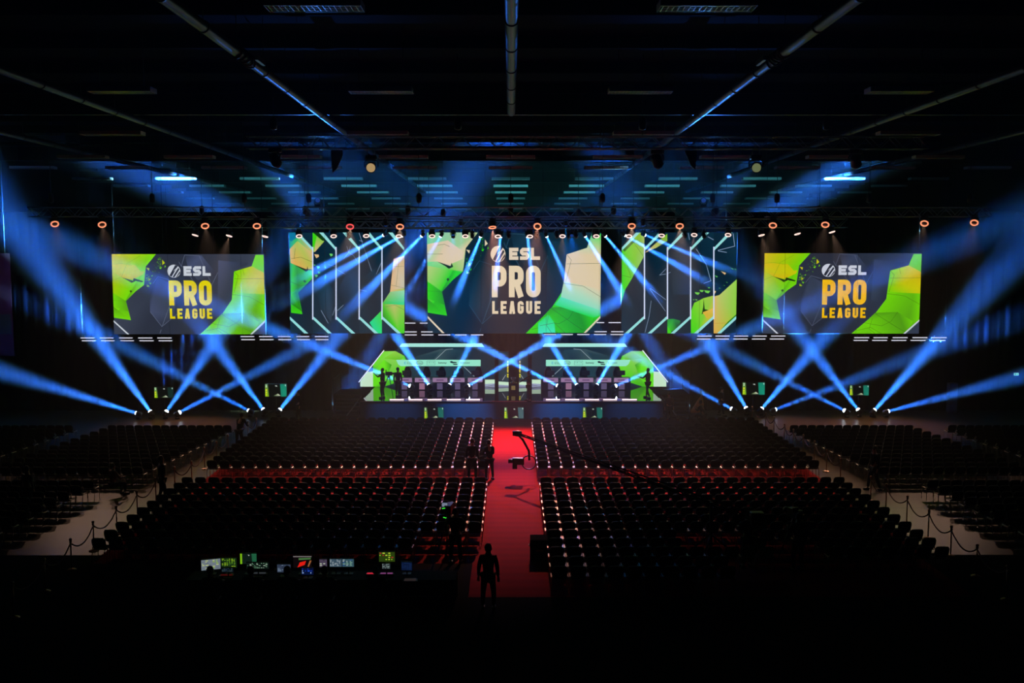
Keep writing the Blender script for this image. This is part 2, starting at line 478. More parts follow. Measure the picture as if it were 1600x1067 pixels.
# ------------------------------------------------------------------ pictures on the LED walls
def bez(pts): return pts
SCR = picture_mat('led_picture', 1.0)
BACKM = mat('led_cabinet_back', (0.01, 0.01, 0.012), 0.6)
class Art:
    """draws flat colours on an upright plane; every layer sits 3 mm in front of the one below"""
    def __init__(s, T, mb): s.T = T; s.mb = mb; s.k = 1
    def poly(s, pts, col, same=False):
        if not same: s.k += 1
        if isinstance(col[0], (tuple, list)): col = [lin(c) for c in col]
        else: col = lin(col)
        s.mb.face([s.T(x, y, s.k) for x, y in pts], SCR, col)
    def fan(s, ctr, ccol, pts, cols):
        s.k += 1; n = len(pts)
        for i in range(n):
            j = (i + 1) % n
            s.mb.face([s.T(*ctr, s.k), s.T(*pts[i], s.k), s.T(*pts[j], s.k)], SCR, [lin(ccol), lin(cols[i % len(cols)]), lin(cols[j % len(cols)])])
    def line(s, pts, w, col, closed=False, same=False):
        """mitred ribbon"""
        if not same: s.k += 1
        pts = [p for i, p in enumerate(pts) if i == 0 or hypot(p[0] - pts[i - 1][0], p[1] - pts[i - 1][1]) > 1e-3]
        if closed and hypot(pts[0][0] - pts[-1][0], pts[0][1] - pts[-1][1]) < 1e-3: pts = pts[:-1]
        n = len(pts); L = []; Rr = []
        for i in range(n):
            p = Vector(pts[i])
            a = Vector(pts[i - 1]) if (i > 0 or closed) else None
            b = Vector(pts[(i + 1) % n]) if (i < n - 1 or closed) else None
            d1 = (p - a).normalized() if a is not None else None
            d2 = (b - p).normalized() if b is not None else None
            d1 = d1 or d2; d2 = d2 or d1
            n1 = Vector((-d1.y, d1.x)); n2 = Vector((-d2.y, d2.x)); m = (n1 + n2)
            if m.length < 1e-4: m = n1
            m.normalize(); k = w / 2 / max(0.35, m.dot(n1))
            L.append(p + m * k); Rr.append(p - m * k)
        for i in range(n if closed else n - 1):
            j = (i + 1) % n
            s.mb.face([s.T(*L[i], s.k), s.T(*L[j], s.k), s.T(*Rr[j], s.k), s.T(*Rr[i], s.k)], SCR, lin(col))
    def disc(s, c, rx, ry, col, n=28):
        s.poly([(c[0] + rx * cos(2 * pi * i / n), c[1] + ry * sin(2 * pi * i / n)) for i in range(n)], col)

def arcpts(cx, cy, rx, ry, a0, a1, n=5):
    return [(cx + rx * cos(radians(a0 + (a1 - a0) * i / n)), cy + ry * sin(radians(a0 + (a1 - a0) * i / n))) for i in range(n + 1)]
def glyph(A, ch, x, y, w, h, t, col):
    """condensed block capitals from strokes of thickness t; x,y is the top left; y runs down"""
    q = t / 2; x0, x1, y0, y1 = x + q, x + w - q, y + q, y + h - q; r = min(w, h) * 0.28
    A.k += 1
    S = lambda pts, closed=False: A.line(pts, t, col, closed, True)
    mid = y + h * 0.5
    if ch == 'P':
        S([(x0, y), (x0, y + h)]); m = y + h * 0.56
        S([(x0, y0), (x1 - r, y0)] + arcpts(x1 - r, y0 + r, r, r, -90, 0) + arcpts(x1 - r, m - r, r, r, 0, 90) + [(x0, m)])
    elif ch == 'R':
        S([(x0, y), (x0, y + h)]); m = y + h * 0.54
        S([(x0, y0), (x1 - r, y0)] + arcpts(x1 - r, y0 + r, r, r, -90, 0) + arcpts(x1 - r, m - r, r, r, 0, 90) + [(x0, m)])
        S([(x + w * 0.52, m), (x1 + q * 0.1, y + h)])
    elif ch in 'OGU':
        top = arcpts(x0 + r, y0 + r, r, r, 180, 270) + arcpts(x1 - r, y0 + r, r, r, 270, 360)
        bot = arcpts(x1 - r, y1 - r, r, r, 0, 90) + arcpts(x0 + r, y1 - r, r, r, 90, 180)
        if ch == 'O': S(top + bot, True)
        elif ch == 'U': S([(x1, y)] + bot + [(x0, y)])
        else:
            S([(x1, y + h * 0.3)] + top[::-1] + bot[::-1][:6] + bot[::-1][6:] + [(x1, mid)]); S([(x + w * 0.5, mid), (x1 + q, mid)])
    elif ch == 'L': S([(x0, y), (x0, y1), (x + w, y1)])
    elif ch == 'E':
        S([(x + w, y0), (x0, y0), (x0, y1), (x + w, y1)]); S([(x0, mid), (x + w * 0.88, mid)])
    elif ch == 'A':
        S([(x0, y + h), (x + w * 0.44, y0), (x + w * 0.56, y0), (x1, y + h)]); S([(x + w * 0.25, y + h * 0.7), (x + w * 0.75, y + h * 0.7)])
    elif ch == 'S':
        S([(x + w, y0), (x0 + r * 0.5, y0), (x0, y0 + r * 0.5), (x0, mid - r * 0.5), (x0 + r * 0.5, mid), (x1 - r * 0.5, mid), (x1, mid + r * 0.5), (x1, y1 - r * 0.5), (x1 - r * 0.5, y1), (x, y1)])
def word(A, txt, x, y, w, h, t, gap, col):
    cw = (w - gap * (len(txt) - 1)) / len(txt)
    for i, ch in enumerate(txt): glyph(A, ch, x + i * (cw + gap), y, cw, h, t, col)

def event_picture(A, pal, noise=True):
    """the event picture in a 1000 x 520 field, y down"""
    g, y_, gd, ye, bgc, bg2, lt, let, wh = pal
    A.poly([(0, 0), (330, 0), (500, 0), (1000, 0), (1000, 520), (560, 520), (180, 520), (0, 520)], [bg2, bgc, bgc, bg2, bg2, bgc, bgc, bg2])
    A.poly([(240, 260), (300, 150), (420, 210), (400, 400), (316, 470), (240, 372)], [bgc, bg2, lt, bg2, bgc, lt])
    A.poly([(480, 5), (590, 8), (690, 130), (560, 170), (500, 90)], [bgc, lt, bgc, bg2, lt])
    A.poly([(700, 40), (900, 60), (800, 110), (780, 330), (690, 300)], [lt, bgc, bg2, bgc, bg2])
    for ln in ([(480, 5), (575, 10), (645, 180)], [(480, 5), (455, 78), (440, 50)], [(455, 78), (500, 95)], [(265, 190), (300, 145), (372, 165)], [(645, 215), (695, 118)],
               [(240, 372), (315, 470), (372, 425), (430, 380)], [(316, 470), (370, 335)], [(300, 515), (310, 490)], [(510, 140), (560, 215), (560, 290)], [(440, 205), (500, 225)]):
        A.line(ln, 2.0, tuple(min(255, int(c * 1.7) + 35) for c in bgc))
    # shattered shape top left
    A.poly([(0, 0), (292, 0), (222, 80), (212, 160), (206, 200), (150, 240), (84, 304), (112, 428), (0, 412)], [ye, g, g, y_, g, g, gd, g, g])
    A.fan((100, 125), y_, [(0, 60), (150, 70), (205, 130), (130, 165), (60, 150), (0, 110)], [ye, y_, y_, ye])
    A.poly([(0, 250), (84, 304), (98, 372), (0, 340)], [g, gd, gd, g]); A.poly([(0, 340), (112, 428), (0, 412)], [gd, g, g])
    A.poly([(58, 148), (135, 172), (140, 155), (150, 175), (125, 186), (104, 172)], (16, 40, 10))
    A.poly([(140, 155), (203, 175), (195, 182), (140, 170)], (20, 45, 12)); A.poly([(130, 115), (212, 110), (205, 126), (180, 128)], y_)
    A.poly([(118, 232), (128, 240), (118, 250), (110, 240)], (16, 50, 12))
    for ln in ([(0, 65), (60, 60), (130, 72)], [(60, 148), (100, 60), (190, 10)], [(0, 170), (58, 148)], [(0, 300), (84, 304)]):
        A.line(ln, 1.6, gd)
    rnd = random.Random(5)
    for (x, y, s) in ((238, 96, 16), (338, 55, 20), (350, 80, 9), (320, 90, 12), (242, 165, 14), (250, 190, 9), (232, 205, 13), (228, 155, 8), (262, 140, 8)):
        a = rnd.random() * 6; A.poly([(x + s * cos(a), y + s * sin(a)), (x + s * .6 * cos(a + 2), y + s * .6 * sin(a + 2)), (x + s * .8 * cos(a + 3.8), y + s * .8 * sin(a + 3.8))], y_ if s > 12 else g)
    for i in range(34):
        x = 215 + rnd.random() * 110; y = 10 + (325 - x) * 1.3 + rnd.random() * 90; s = 2 + rnd.random() * 5; a = rnd.random() * 6
        if y > 240: continue
        A.poly([(x + s * cos(a), y + s * sin(a)), (x + s * cos(a + 2), y + s * sin(a + 2)), (x + s * cos(a + 4), y + s * sin(a + 4))], gd, i > 0)
    # faceted shape right
    A.poly([(948, 5), (1000, 5), (1000, 440), (920, 520), (568, 520), (716, 390), (784, 295), (803, 112), (920, 78)], [g, g, g, gd, g, g, g, g, g])
    A.fan((890, 190), y_, [(803, 112), (920, 78), (1000, 120), (1000, 260), (790, 250)], [g, y_, ye, y_, g])
    A.poly([(716, 385), (860, 380), (960, 440), (920, 520), (700, 520), (650, 450)], [gd, gd, g, gd, g, g])
    for ln in ([(803, 160), (1000, 158)], [(803, 112), (830, 140), (800, 250)], [(784, 260), (900, 275), (1000, 330)], [(716, 390), (860, 480), (930, 520)], [(650, 450), (760, 470), (820, 440), (860, 380)], [(700, 420), (680, 490), (720, 520)], [(600, 500), (690, 480), (760, 520)], [(860, 95), (870, 135)]):
        A.line(ln, 1.8, tuple(int(c * 0.55) for c in gd))
    if pal is CENT:
        CRM, MNT, CYN = (228, 208, 170), (150, 225, 195), (20, 225, 140)
        A.poly([(948, 5), (1000, 5), (1000, 120), (803, 112), (920, 78)], [(60, 215, 150), (40, 225, 80), CRM, CRM, (200, 215, 180)])
        A.poly([(803, 112), (1000, 120), (1000, 290), (788, 250)], CRM)
        A.poly([(788, 250), (1000, 290), (1000, 400), (770, 330)], [(200, 225, 190), CRM, MNT, MNT])
        A.poly([(770, 330), (1000, 400), (1000, 425), (960, 440), (735, 372)], [(90, 230, 190), (120, 230, 190), (60, 225, 120), (20, 220, 60), (30, 225, 120)])
        A.poly([(640, 465), (700, 420), (735, 465), (740, 520), (640, 520)], [CYN, (30, 220, 90), (20, 225, 120), (60, 235, 190), (60, 235, 200)])
        A.poly([(0, 0), (292, 0), (222, 80), (206, 200), (130, 190), (0, 170)], [(120, 210, 180), (180, 200, 150), CRM, (170, 205, 110), (110, 210, 60), (110, 225, 150)])
        A.poly([(0, 60), (120, 40), (212, 100), (205, 135), (140, 160), (124, 182), (58, 148), (0, 150)], [CRM, (225, 205, 180), CRM, CRM, CRM, (200, 190, 130), CRM, (170, 215, 160)])
        A.poly([(58, 148), (135, 172), (140, 155), (150, 175), (125, 186), (104, 172)], (16, 40, 10))
        for ln in ([(803, 160), (1000, 158)], [(803, 112), (830, 140), (800, 250)], [(784, 260), (900, 275), (1000, 330)], [(700, 420), (690, 480), (720, 520)], [(650, 480), (735, 465), (800, 520)], [(60, 65), (100, 60), (130, 72)], [(0, 110), (90, 110)]): A.line(ln, 1.8, (70, 90, 50))
    # bottom corner bars
    A.poly([(0, 440), (0, 428), (100, 520), (86, 520)], wh); A.poly([(0, 446), (84, 520), (0, 520)], bg2, True)
    A.poly([(1000, 440), (1000, 428), (900, 520), (914, 520)], wh); A.poly([(1000, 446), (916, 520), (1000, 520)], bg2, True)
    # emblem and words
    A.disc((408, 110), 43, 42, wh)
    for q in ([(392, 146), (378, 138), (418, 70), (436, 76)], [(410, 150), (398, 148), (438, 88), (446, 98)], [(430, 144), (420, 149), (448, 108), (449, 122)]): A.poly(q, bgc)
    for q in ([(404, 112), (410, 104), (432, 84), (420, 100)],): A.poly(q, wh)
    word(A, 'ESL', 472, 78, 178, 62, 18, 9, wh)
    word(A, 'PRO', 372, 170, 282, 162, 33, 14, let)
    word(A, 'LEAGUE', 374, 352, 280, 66, 14.5, 14, let)

SIDE_L = [(118, 222, 10), (190, 205, 10), (88, 165, 20), (205, 190, 0), (44, 50, 66), (58, 66, 84), (70, 80, 112), (226, 210, 0), (205, 212, 222)]
SIDE_R = [(112, 212, 10), (200, 200, 10), (80, 155, 20), (215, 185, 10), (36, 42, 58), (50, 60, 80), (58, 68, 96), (240, 185, 0), (205, 210, 224)]
CENT = [(45, 215, 10), (225, 210, 175), (30, 150, 30), (235, 210, 170), (10, 36, 54), (12, 44, 62), (22, 56, 78), (232, 214, 182), (232, 214, 190)]

def led_screen(name, label, x0, y0, x1, y1, Y, pal, depth=0.12, group=None):
    """upright LED wall whose face spans the photo rectangle at depth Y"""
    tl = P(x0, y0, Y); br = P(x1, y1, Y); xl, xr, zt, zb = tl.x, br.x, tl.z, br.z
    t = thing(name, label, 'screen', ((xl + xr) / 2, Y, zb), group)
    b = MB(); b.box(((xl + xr) / 2, Y + depth / 2 + 0.005, (zt + zb) / 2), (xr - xl + 0.04, depth, zt - zb + 0.04), BACKM); b.build('cabinet', t)
    b = MB()
    n = 6
    for i in range(n): b.box((xl + (xr - xl) * (i + 0.5) / n, Y + depth + 0.05, (zt + zb) / 2), (0.06, 0.1, zt - zb), BLACK)
    for i in range(n + 1):
        x = xl + (xr - xl) * i / n; x = min(max(x, xl + 0.1), xr - 0.1)
        if i % 2 == 0: b.tube([(x, Y + depth, zt), (x, Y + depth, CEIL + 2.15)], 0.015, BLACK, 5)
    b.build('rigging_frame', t)
    b = MB()
    T = lambda u, v, k: Vector((xl + (xr - xl) * u / 1000, Y - 0.003 * k * 0.5, zt - (zt - zb) * v / 520))
    event_picture(Art(T, b), pal); b.build('display_face', t)
    return t
Y_SC = 58.2
led_screen('video_screen', 'large centre video screen over the stage with cream lettering and green shards', 667.3, 363.3, 937.6, 520.8, Y_SC, CENT)
led_screen('video_screen', 'large left side video screen with lemon yellow lettering on grey, hung by the drape', 174.6, 397, 415, 522.1, Y_SC, SIDE_L)
led_screen('video_screen', 'large right side video screen with orange yellow lettering on grey, hung by the drape', 1194.6, 395.6, 1434.8, 521, Y_SC, SIDE_R)

# tall column panels either side of the centre screen
G0 = (60, 215, 20); GD = (20, 130, 30); CR = (225, 185, 130); WH = (150, 225, 225); WL = (215, 225, 255); BG = (8, 34, 52); BG2 = (10, 46, 66); LN = (140, 165, 200); CY = (10, 220, 150)
def columns(sc, ox, oy, xs, label, mirror, art):
    Y = Y_SC - 0.05
    zt = P(800, 363.3, Y).z; zb = P(800, 520.8, Y).z
    A_ = lambda x, y: (ox + x / sc, oy + y / sc)
    t = thing('column_screen', label, 'screen', (P(ox + sum(xs) / len(xs) / sc, 520, Y).x, Y, zb), 'column screens beside the centre screen')
    X = [P(ox + x / sc, 440, Y).x for x in xs]
    for i in range(5):
        b = MB(); b.box(((X[i] + X[i + 1]) / 2, Y + 0.07, (zt + zb) / 2), (X[i + 1] - X[i] - 0.004, 0.12, zt - zb), BACKM); 
        b.tube([((X[i] + X[i + 1]) / 2, Y + 0.1, zt), ((X[i] + X[i + 1]) / 2, Y + 0.1, CEIL + 2.15)], 0.015, BLACK, 5); b.build('cabinet', t)
    def T(x, y, k):
        p = P(*A_(x, y), Y); return Vector((min(max(p.x, X[0]), X[5]), Y - 0.0015 * k, min(max(p.z, zb), zt)))
    for i in range(5):
        b = MB(); A = Art(T, b); a, e = xs[i], xs[i + 1]
        A.poly([(a, 50), (e, 50), (e, 1014), (a, 1014)], [BG, BG2, BG, BG2])
        art(A, i, a, e); b.build('panel_face', t)
    return t
def artL(A, i, a, e):
    if i == 0:
        A.poly([(42, 50), (100, 50), (e, 200), (e, 480), (128, 625), (168, 828), (60, 815)], [(20, 150, 180), (60, 190, 120), CR, G0, GD, G0, G0])
        A.poly([(45, 210), (120, 130), (e, 250), (e, 400), (205, 415), (90, 355), (55, 340)], [CR, (170, 200, 90), CR, (190, 190, 80), CR, (230, 175, 90), CR])
        A.poly([(88, 355), (205, 425), (215, 370), (222, 400), (e, 403), (e, 410), (225, 408), (205, 420)], (15, 35, 12)); A.poly([(42, 50), (100, 50), (130, 90), (60, 135), (42, 110)], (10, 120, 160))
        A.poly([(60, 640), (110, 610), (160, 800), (60, 730)], [G0, GD, (20, 120, 20), GD])
        for l in ([(60, 300), (150, 285), (260, 330)], [(60, 520), (150, 560), (205, 545)], [(100, 200), (90, 300)]): A.line(l, 3, (60, 90, 20))
        A.poly([(185, 500), (205, 515), (195, 530), (175, 515)], (10, 80, 40))
    if i == 1:
        A.poly([(265, 50), (310, 50), (375, 135), (288, 235), (265, 235)], [G0, G0, (150, 200, 80), CR, G0]); A.poly([(268, 50), (330, 50), (395, 120), (360, 130)], (15, 60, 20))
        for (x, y, s) in ((305, 272, 24), (442, 262, 18), (318, 380, 18), (325, 430, 14), (300, 462, 16), (285, 360, 8)):
            A.poly([(x - s, y - s * .6), (x + s * .7, y - s * .5), (x + s * .9, y + s * .3), (x - s * .2, y + s)], CR if s > 20 else (110, 215, 110))
        rn = random.Random(3)
        for q in range(16):
            x = 290 + rn.random() * 100; y = 180 + rn.random() * 330; s = 4 + rn.random() * 7
            A.poly([(x, y), (x + s, y + s * .4), (x + s * .2, y + s)], (10, 100, 90), q > 0)
        A.poly([(300, 600), (400, 500), (486, 640), (440, 900), (345, 780)], [BG2, (20, 66, 96), BG, (40, 60, 80), BG2])
        A.line([(345, 790), (415, 915)], 4, LN); A.line([(455, 840), (482, 760)], 3, LN); A.line([(415, 355), (486, 380)], 3, LN)
    if i == 2:
        for l in ([(590, 180), (610, 240), (655, 270), (700, 345)], [(560, 300), (610, 240), (625, 180)], [(492, 400), (705, 525)], [(600, 565), (705, 590)], [(500, 795), (560, 740)]): A.line(l, 3.5, LN)
        A.poly([(490, 640), (600, 400), (706, 300), (706, 640), (600, 800)], [BG, (16, 60, 96), BG2, (20, 66, 110), BG])
    if i == 3:
        for l in ([(708, 55), (852, 492), (918, 340)], [(708, 125), (745, 135)], [(710, 595), (780, 610)]): A.line(l, 4, LN)
        A.poly([(712, 500), (852, 400), (920, 560), (790, 600)], [BG, (20, 56, 80), BG2, (6, 26, 44)])
        A.poly([(925, 790), (808, 908), (870, 1014), (925, 1014)], [G0, CY, CY, (10, 230, 120)])
    if i == 4:
        A.poly([(1036, 300), (1140, 270), (1140, 1014), (1090, 1014), (928, 860), (928, 730), (1003, 615)], [CR, CR, G0, G0, GD, (80, 190, 40), CR])
        A.poly([(1036, 300), (1140, 270), (1140, 580), (1005, 600)], [(225, 190, 150), CR, (200, 200, 180), CR]); A.poly([(1003, 615), (1140, 600), (1140, 740), (935, 730)], [(150, 200, 130), (150, 225, 190), CY, (40, 200, 60)])
        for l in ([(1036, 375), (1140, 372)], [(1010, 550), (1140, 580)], [(1090, 300), (1060, 560)], [(960, 760), (1050, 740), (1140, 790)]): A.line(l, 2.5, (90, 110, 70))
    dx = a
    xs4 = e
    A.poly([(a + (60 if i else 58), 50), (a + 100 - (0 if i else 10), 50), (e - 2, 195), (e - 2, 225)], WH)
    A.poly([(a + 6, 850), (a + 6, 880), (a + 145, 1014), (a + 182, 1014)], WH)
    if i < 4: A.poly([(e - 7, 188), (e, 188), (e, 880), (e - 7, 880)], WL)
    if i > 0: A.poly([(a, 188), (a + 5, 188), (a + 5, 880), (a, 880)], WL)
def artR(A, i, a, e):
    if i == 0:
        A.poly([(70, 220), (245, 50), (e, 50), (e, 270), (160, 500), (105, 590), (68, 710)], [G0, (150, 195, 60), (190, 195, 110), (160, 200, 100), G0, G0, (20, 220, 30)])
        for l in ([(68, 455), (160, 480)], [(100, 300), (160, 480)], [(180, 140), (e, 290)]): A.line(l, 3, GD)
        A.poly([(80, 215), (190, 110), (205, 125), (95, 235)], (25, 110, 25))
    if i == 1:
        A.poly([(288, 245), (420, 130), (504, 60), (504, 130), (400, 195)], [CR, (170, 190, 80), (110, 190, 40), (130, 180, 60), (190, 200, 110)])
        for l in ([(492, 395), (432, 455), (492, 445)], [(340, 580), (490, 690)], [(335, 585), (486, 800)], [(290, 1005), (330, 850), (350, 700)]): A.line(l, 3.5, LN)
    if i == 2:
        A.poly([(505, 875), (560, 872), (630, 890), (610, 960), (505, 1014)], [(10, 150, 70), (20, 150, 70), (30, 130, 60), BG, G0]); A.poly([(505, 940), (548, 1014), (505, 1014)], G0)
        A.line([(505, 440), (632, 390)], 3, LN); A.line([(702, 55), (722, 150)], 4, LN)
        A.poly([(520, 300), (640, 140), (722, 120), (722, 640), (560, 640)], [BG, (26, 52, 72), BG, (12, 50, 90), BG2])
    if i == 3:
        for l in ([(778, 205), (875, 355), (918, 510), (850, 535)], [(890, 90), (945, 120)]): A.line(l, 5, LN)
        A.poly([(728, 800), (760, 720), (850, 675), (945, 650), (e, 860), (770, 1014), (728, 1014)], [G0, (120, 215, 40), (150, 215, 60), (170, 200, 80), (225, 190, 60), G0, G0])
        A.poly([(850, 680), (860, 780), (900, 790), (860, 810), (830, 830), (845, 760)], (20, 60, 15)); A.poly([(840, 810), (e, 770), (e, 850), (880, 870)], [(225, 180, 60), (235, 190, 90), (200, 190, 60), (220, 180, 60)])
        for (x, y, s) in ((790, 628, 26), (830, 605, 22), (885, 612, 30), (780, 690, 12), (900, 575, 12), (755, 690, 8)):
            A.poly([(x - s, y - s * .4), (x + s, y - s * .2), (x + s * .3, y + s * .6), (x - s * .6, y + s * .3)], (110, 210, 80))
    if i == 4:
        A.poly([(945, 660), (1000, 645), (1165, 495), (1165, 850), (985, 1014), (945, 1014)], [(225, 180, 110), (190, 205, 110), (150, 215, 80), (140, 210, 60), (225, 170, 90), (225, 175, 80)])
        A.poly([(1075, 905), (1160, 830), (1160, 850), (985, 1010)], (30, 130, 20)); A.poly([(945, 600), (968, 610), (950, 645), (945, 645)], CR)
        for (x, y, s) in ((1038, 435, 26), (968, 468, 16), (1120, 395, 14), (1000, 580, 8), (1070, 525, 8), (1045, 555, 7), (1150, 400, 10)):
            A.poly([(x - s, y - s * .7), (x + s, y), (x + s * .5, y + s * .7)], CR if s > 20 else (90, 190, 90))
        for l in ([(1130, 60), (1145, 180), (985, 220)], [(985, 225), (1070, 240)]): A.line(l, 5, LN)
        A.line([(950, 915), (1075, 912)], 3, (200, 130, 50))
    A.poly([(a + 3, 195), (a + 3, 225), (a + 178, 50), (a + 140, 50)], WH)
    A.poly([(e - 4, 845), (e - 4, 875), (a + 68, 1014), (a + 32, 1014)], WH)
    if i < 4: A.poly([(e - 5, 186), (e, 186), (e, 875), (e - 5, 875)], WL)
    if i > 0: A.poly([(a, 186), (a + 7, 186), (a + 7, 875), (a, 875)], WL)
columns(6.097, 445, 355, (42, 268, 490, 710, 927, 1141), 'five-panel column screen left of the centre screen, white framing lines', False, artL)
columns(6.095, 960, 355, (66, 285, 504, 724, 945, 1166), 'five-panel column screen right of the centre screen, white framing lines', True, artR)
# ------------------------------------------------------------------ stage
DECKTOP = mat('glossy_black_stage_vinyl', (0.006, 0.007, 0.009), 0.03, spec=1.0)
FASC = mat('stage_fascia_cloth', (0.03, 0.06, 0.08), 0.7, noise=0.2, scale=5)
XL, XR = -8.85, 8.95
b = MB(); b.box(((XL + XR) / 2, (YS + 65) / 2, DECK - 0.02), (XR - XL, 65 - YS, 0.04), DECKTOP)
t = thing('stage_platform', 'low stage platform with glossy black deck and dark cloth front', 'stage', ((XL + XR) / 2, YS, 0))
b.build('deck', t)
b = MB(); b.box(((XL + XR) / 2, YS + 0.05, (DECK - 0.04) / 2), (XR - XL, 0.06, DECK - 0.04), FASC)
for x in (XL, XR): b.box((x, (YS + 65) / 2, (DECK - 0.04) / 2), (0.06, 65 - YS, DECK - 0.04), FASC)
b.build('fascia', t)
b = MB(); b.box(((XL + XR) / 2, YS - 0.005, DECK - 0.02), (XR - XL, 0.03, 0.045), ALU); b.build('edge_trim', t)
for s, lab in ((-1, 'left'), (1, 'right')):           # side wings with steps
    x0 = XL if s < 0 else XR
    t = thing('stage_wing', 'black side platform with steps beside the %s end of the stage' % lab, 'stage', (x0 + s * 0.9, 58, 0), 'side wings of the stage')
    b = MB(); b.box((x0 + s * 1.0, 59.2, 0.6), (1.9, 2.6, 1.2), MATTE); b.build('platform', t)
    b = MB()
    for k in range(5): b.box((x0 + s * 1.0, 57.8 - k * 0.28, 0.96 - k * 0.2), (1.5, 0.3, 0.05), BLACK)
    for q in (0.3, 1.7): b.raw([(x0 + s * q, 58.0, 1.1), (x0 + s * q, 56.5, 0.0), (x0 + s * q, 56.8, 0.0), (x0 + s * q, 58.0, 0.8), (x0 + s * (q + 0.04), 58.0, 1.1), (x0 + s * (q + 0.04), 56.5, 0.0), (x0 + s * (q + 0.04), 56.8, 0.0), (x0 + s * (q + 0.04), 58.0, 0.8)],
                                    [(0, 1, 2, 3), (7, 6, 5, 4), (0, 4, 5, 1), (1, 5, 6, 2), (2, 6, 7, 3), (3, 7, 4, 0)], BLACK)
    b.build('steps', t)
    b = MB(); b.tube([(x0 + s * 1.95, 57.9, 1.2), (x0 + s * 1.95, 57.9, 1.15 + 1.0), (x0 + s * 1.95, 60.4, 2.15), (x0 + s * 1.95, 60.4, 1.2)], 0.02, BLACK, 6)
    b.tube([(x0 + s * 0.2, 57.95, 1.14), (x0 + s * 0.9, 56.5, 0.15)], 0.03, ALU, 6); b.build('handrail', t)

# the angular LED backdrop on the deck
YW = G(800, 604, DECK).y
GR = (95, 225, 5); GRD = (40, 150, 5); TE = (14, 40, 52); TE2 = (26, 58, 68); MINT = (150, 235, 205); PALE = (200, 235, 205)
def mesh_text(A, txt, x, y, w, h, col, bold=0.0):
    """lettering from the built-in font laid into the art plane, filling the box"""
    cu = bpy.data.curves.new('t', 'FONT'); cu.body = txt; cu.resolution_u = 2; cu.offset = bold
    o = bpy.data.objects.new('t', cu); COL.objects.link(o)
    dg = bpy.context.evaluated_depsgraph_get(); me = o.evaluated_get(dg).to_mesh()
    vs = [(v.co.x, v.co.y) for v in me.vertices]; fs = [tuple(p.vertices) for p in me.polygons]
    if vs:
        x0 = min(v[0] for v in vs); x1 = max(v[0] for v in vs); y0 = min(v[1] for v in vs); y1 = max(v[1] for v in vs)
        A.k += 1
        for f in fs:
            A.mb.face([A.T(x + (vs[i][0] - x0) / (x1 - x0) * w, y + h - (vs[i][1] - y0) / (y1 - y0) * h, A.k) for i in f], SCR, lin(col))
    o.evaluated_get(dg).to_mesh_clear(); bpy.data.objects.remove(o); bpy.data.curves.remove(cu)
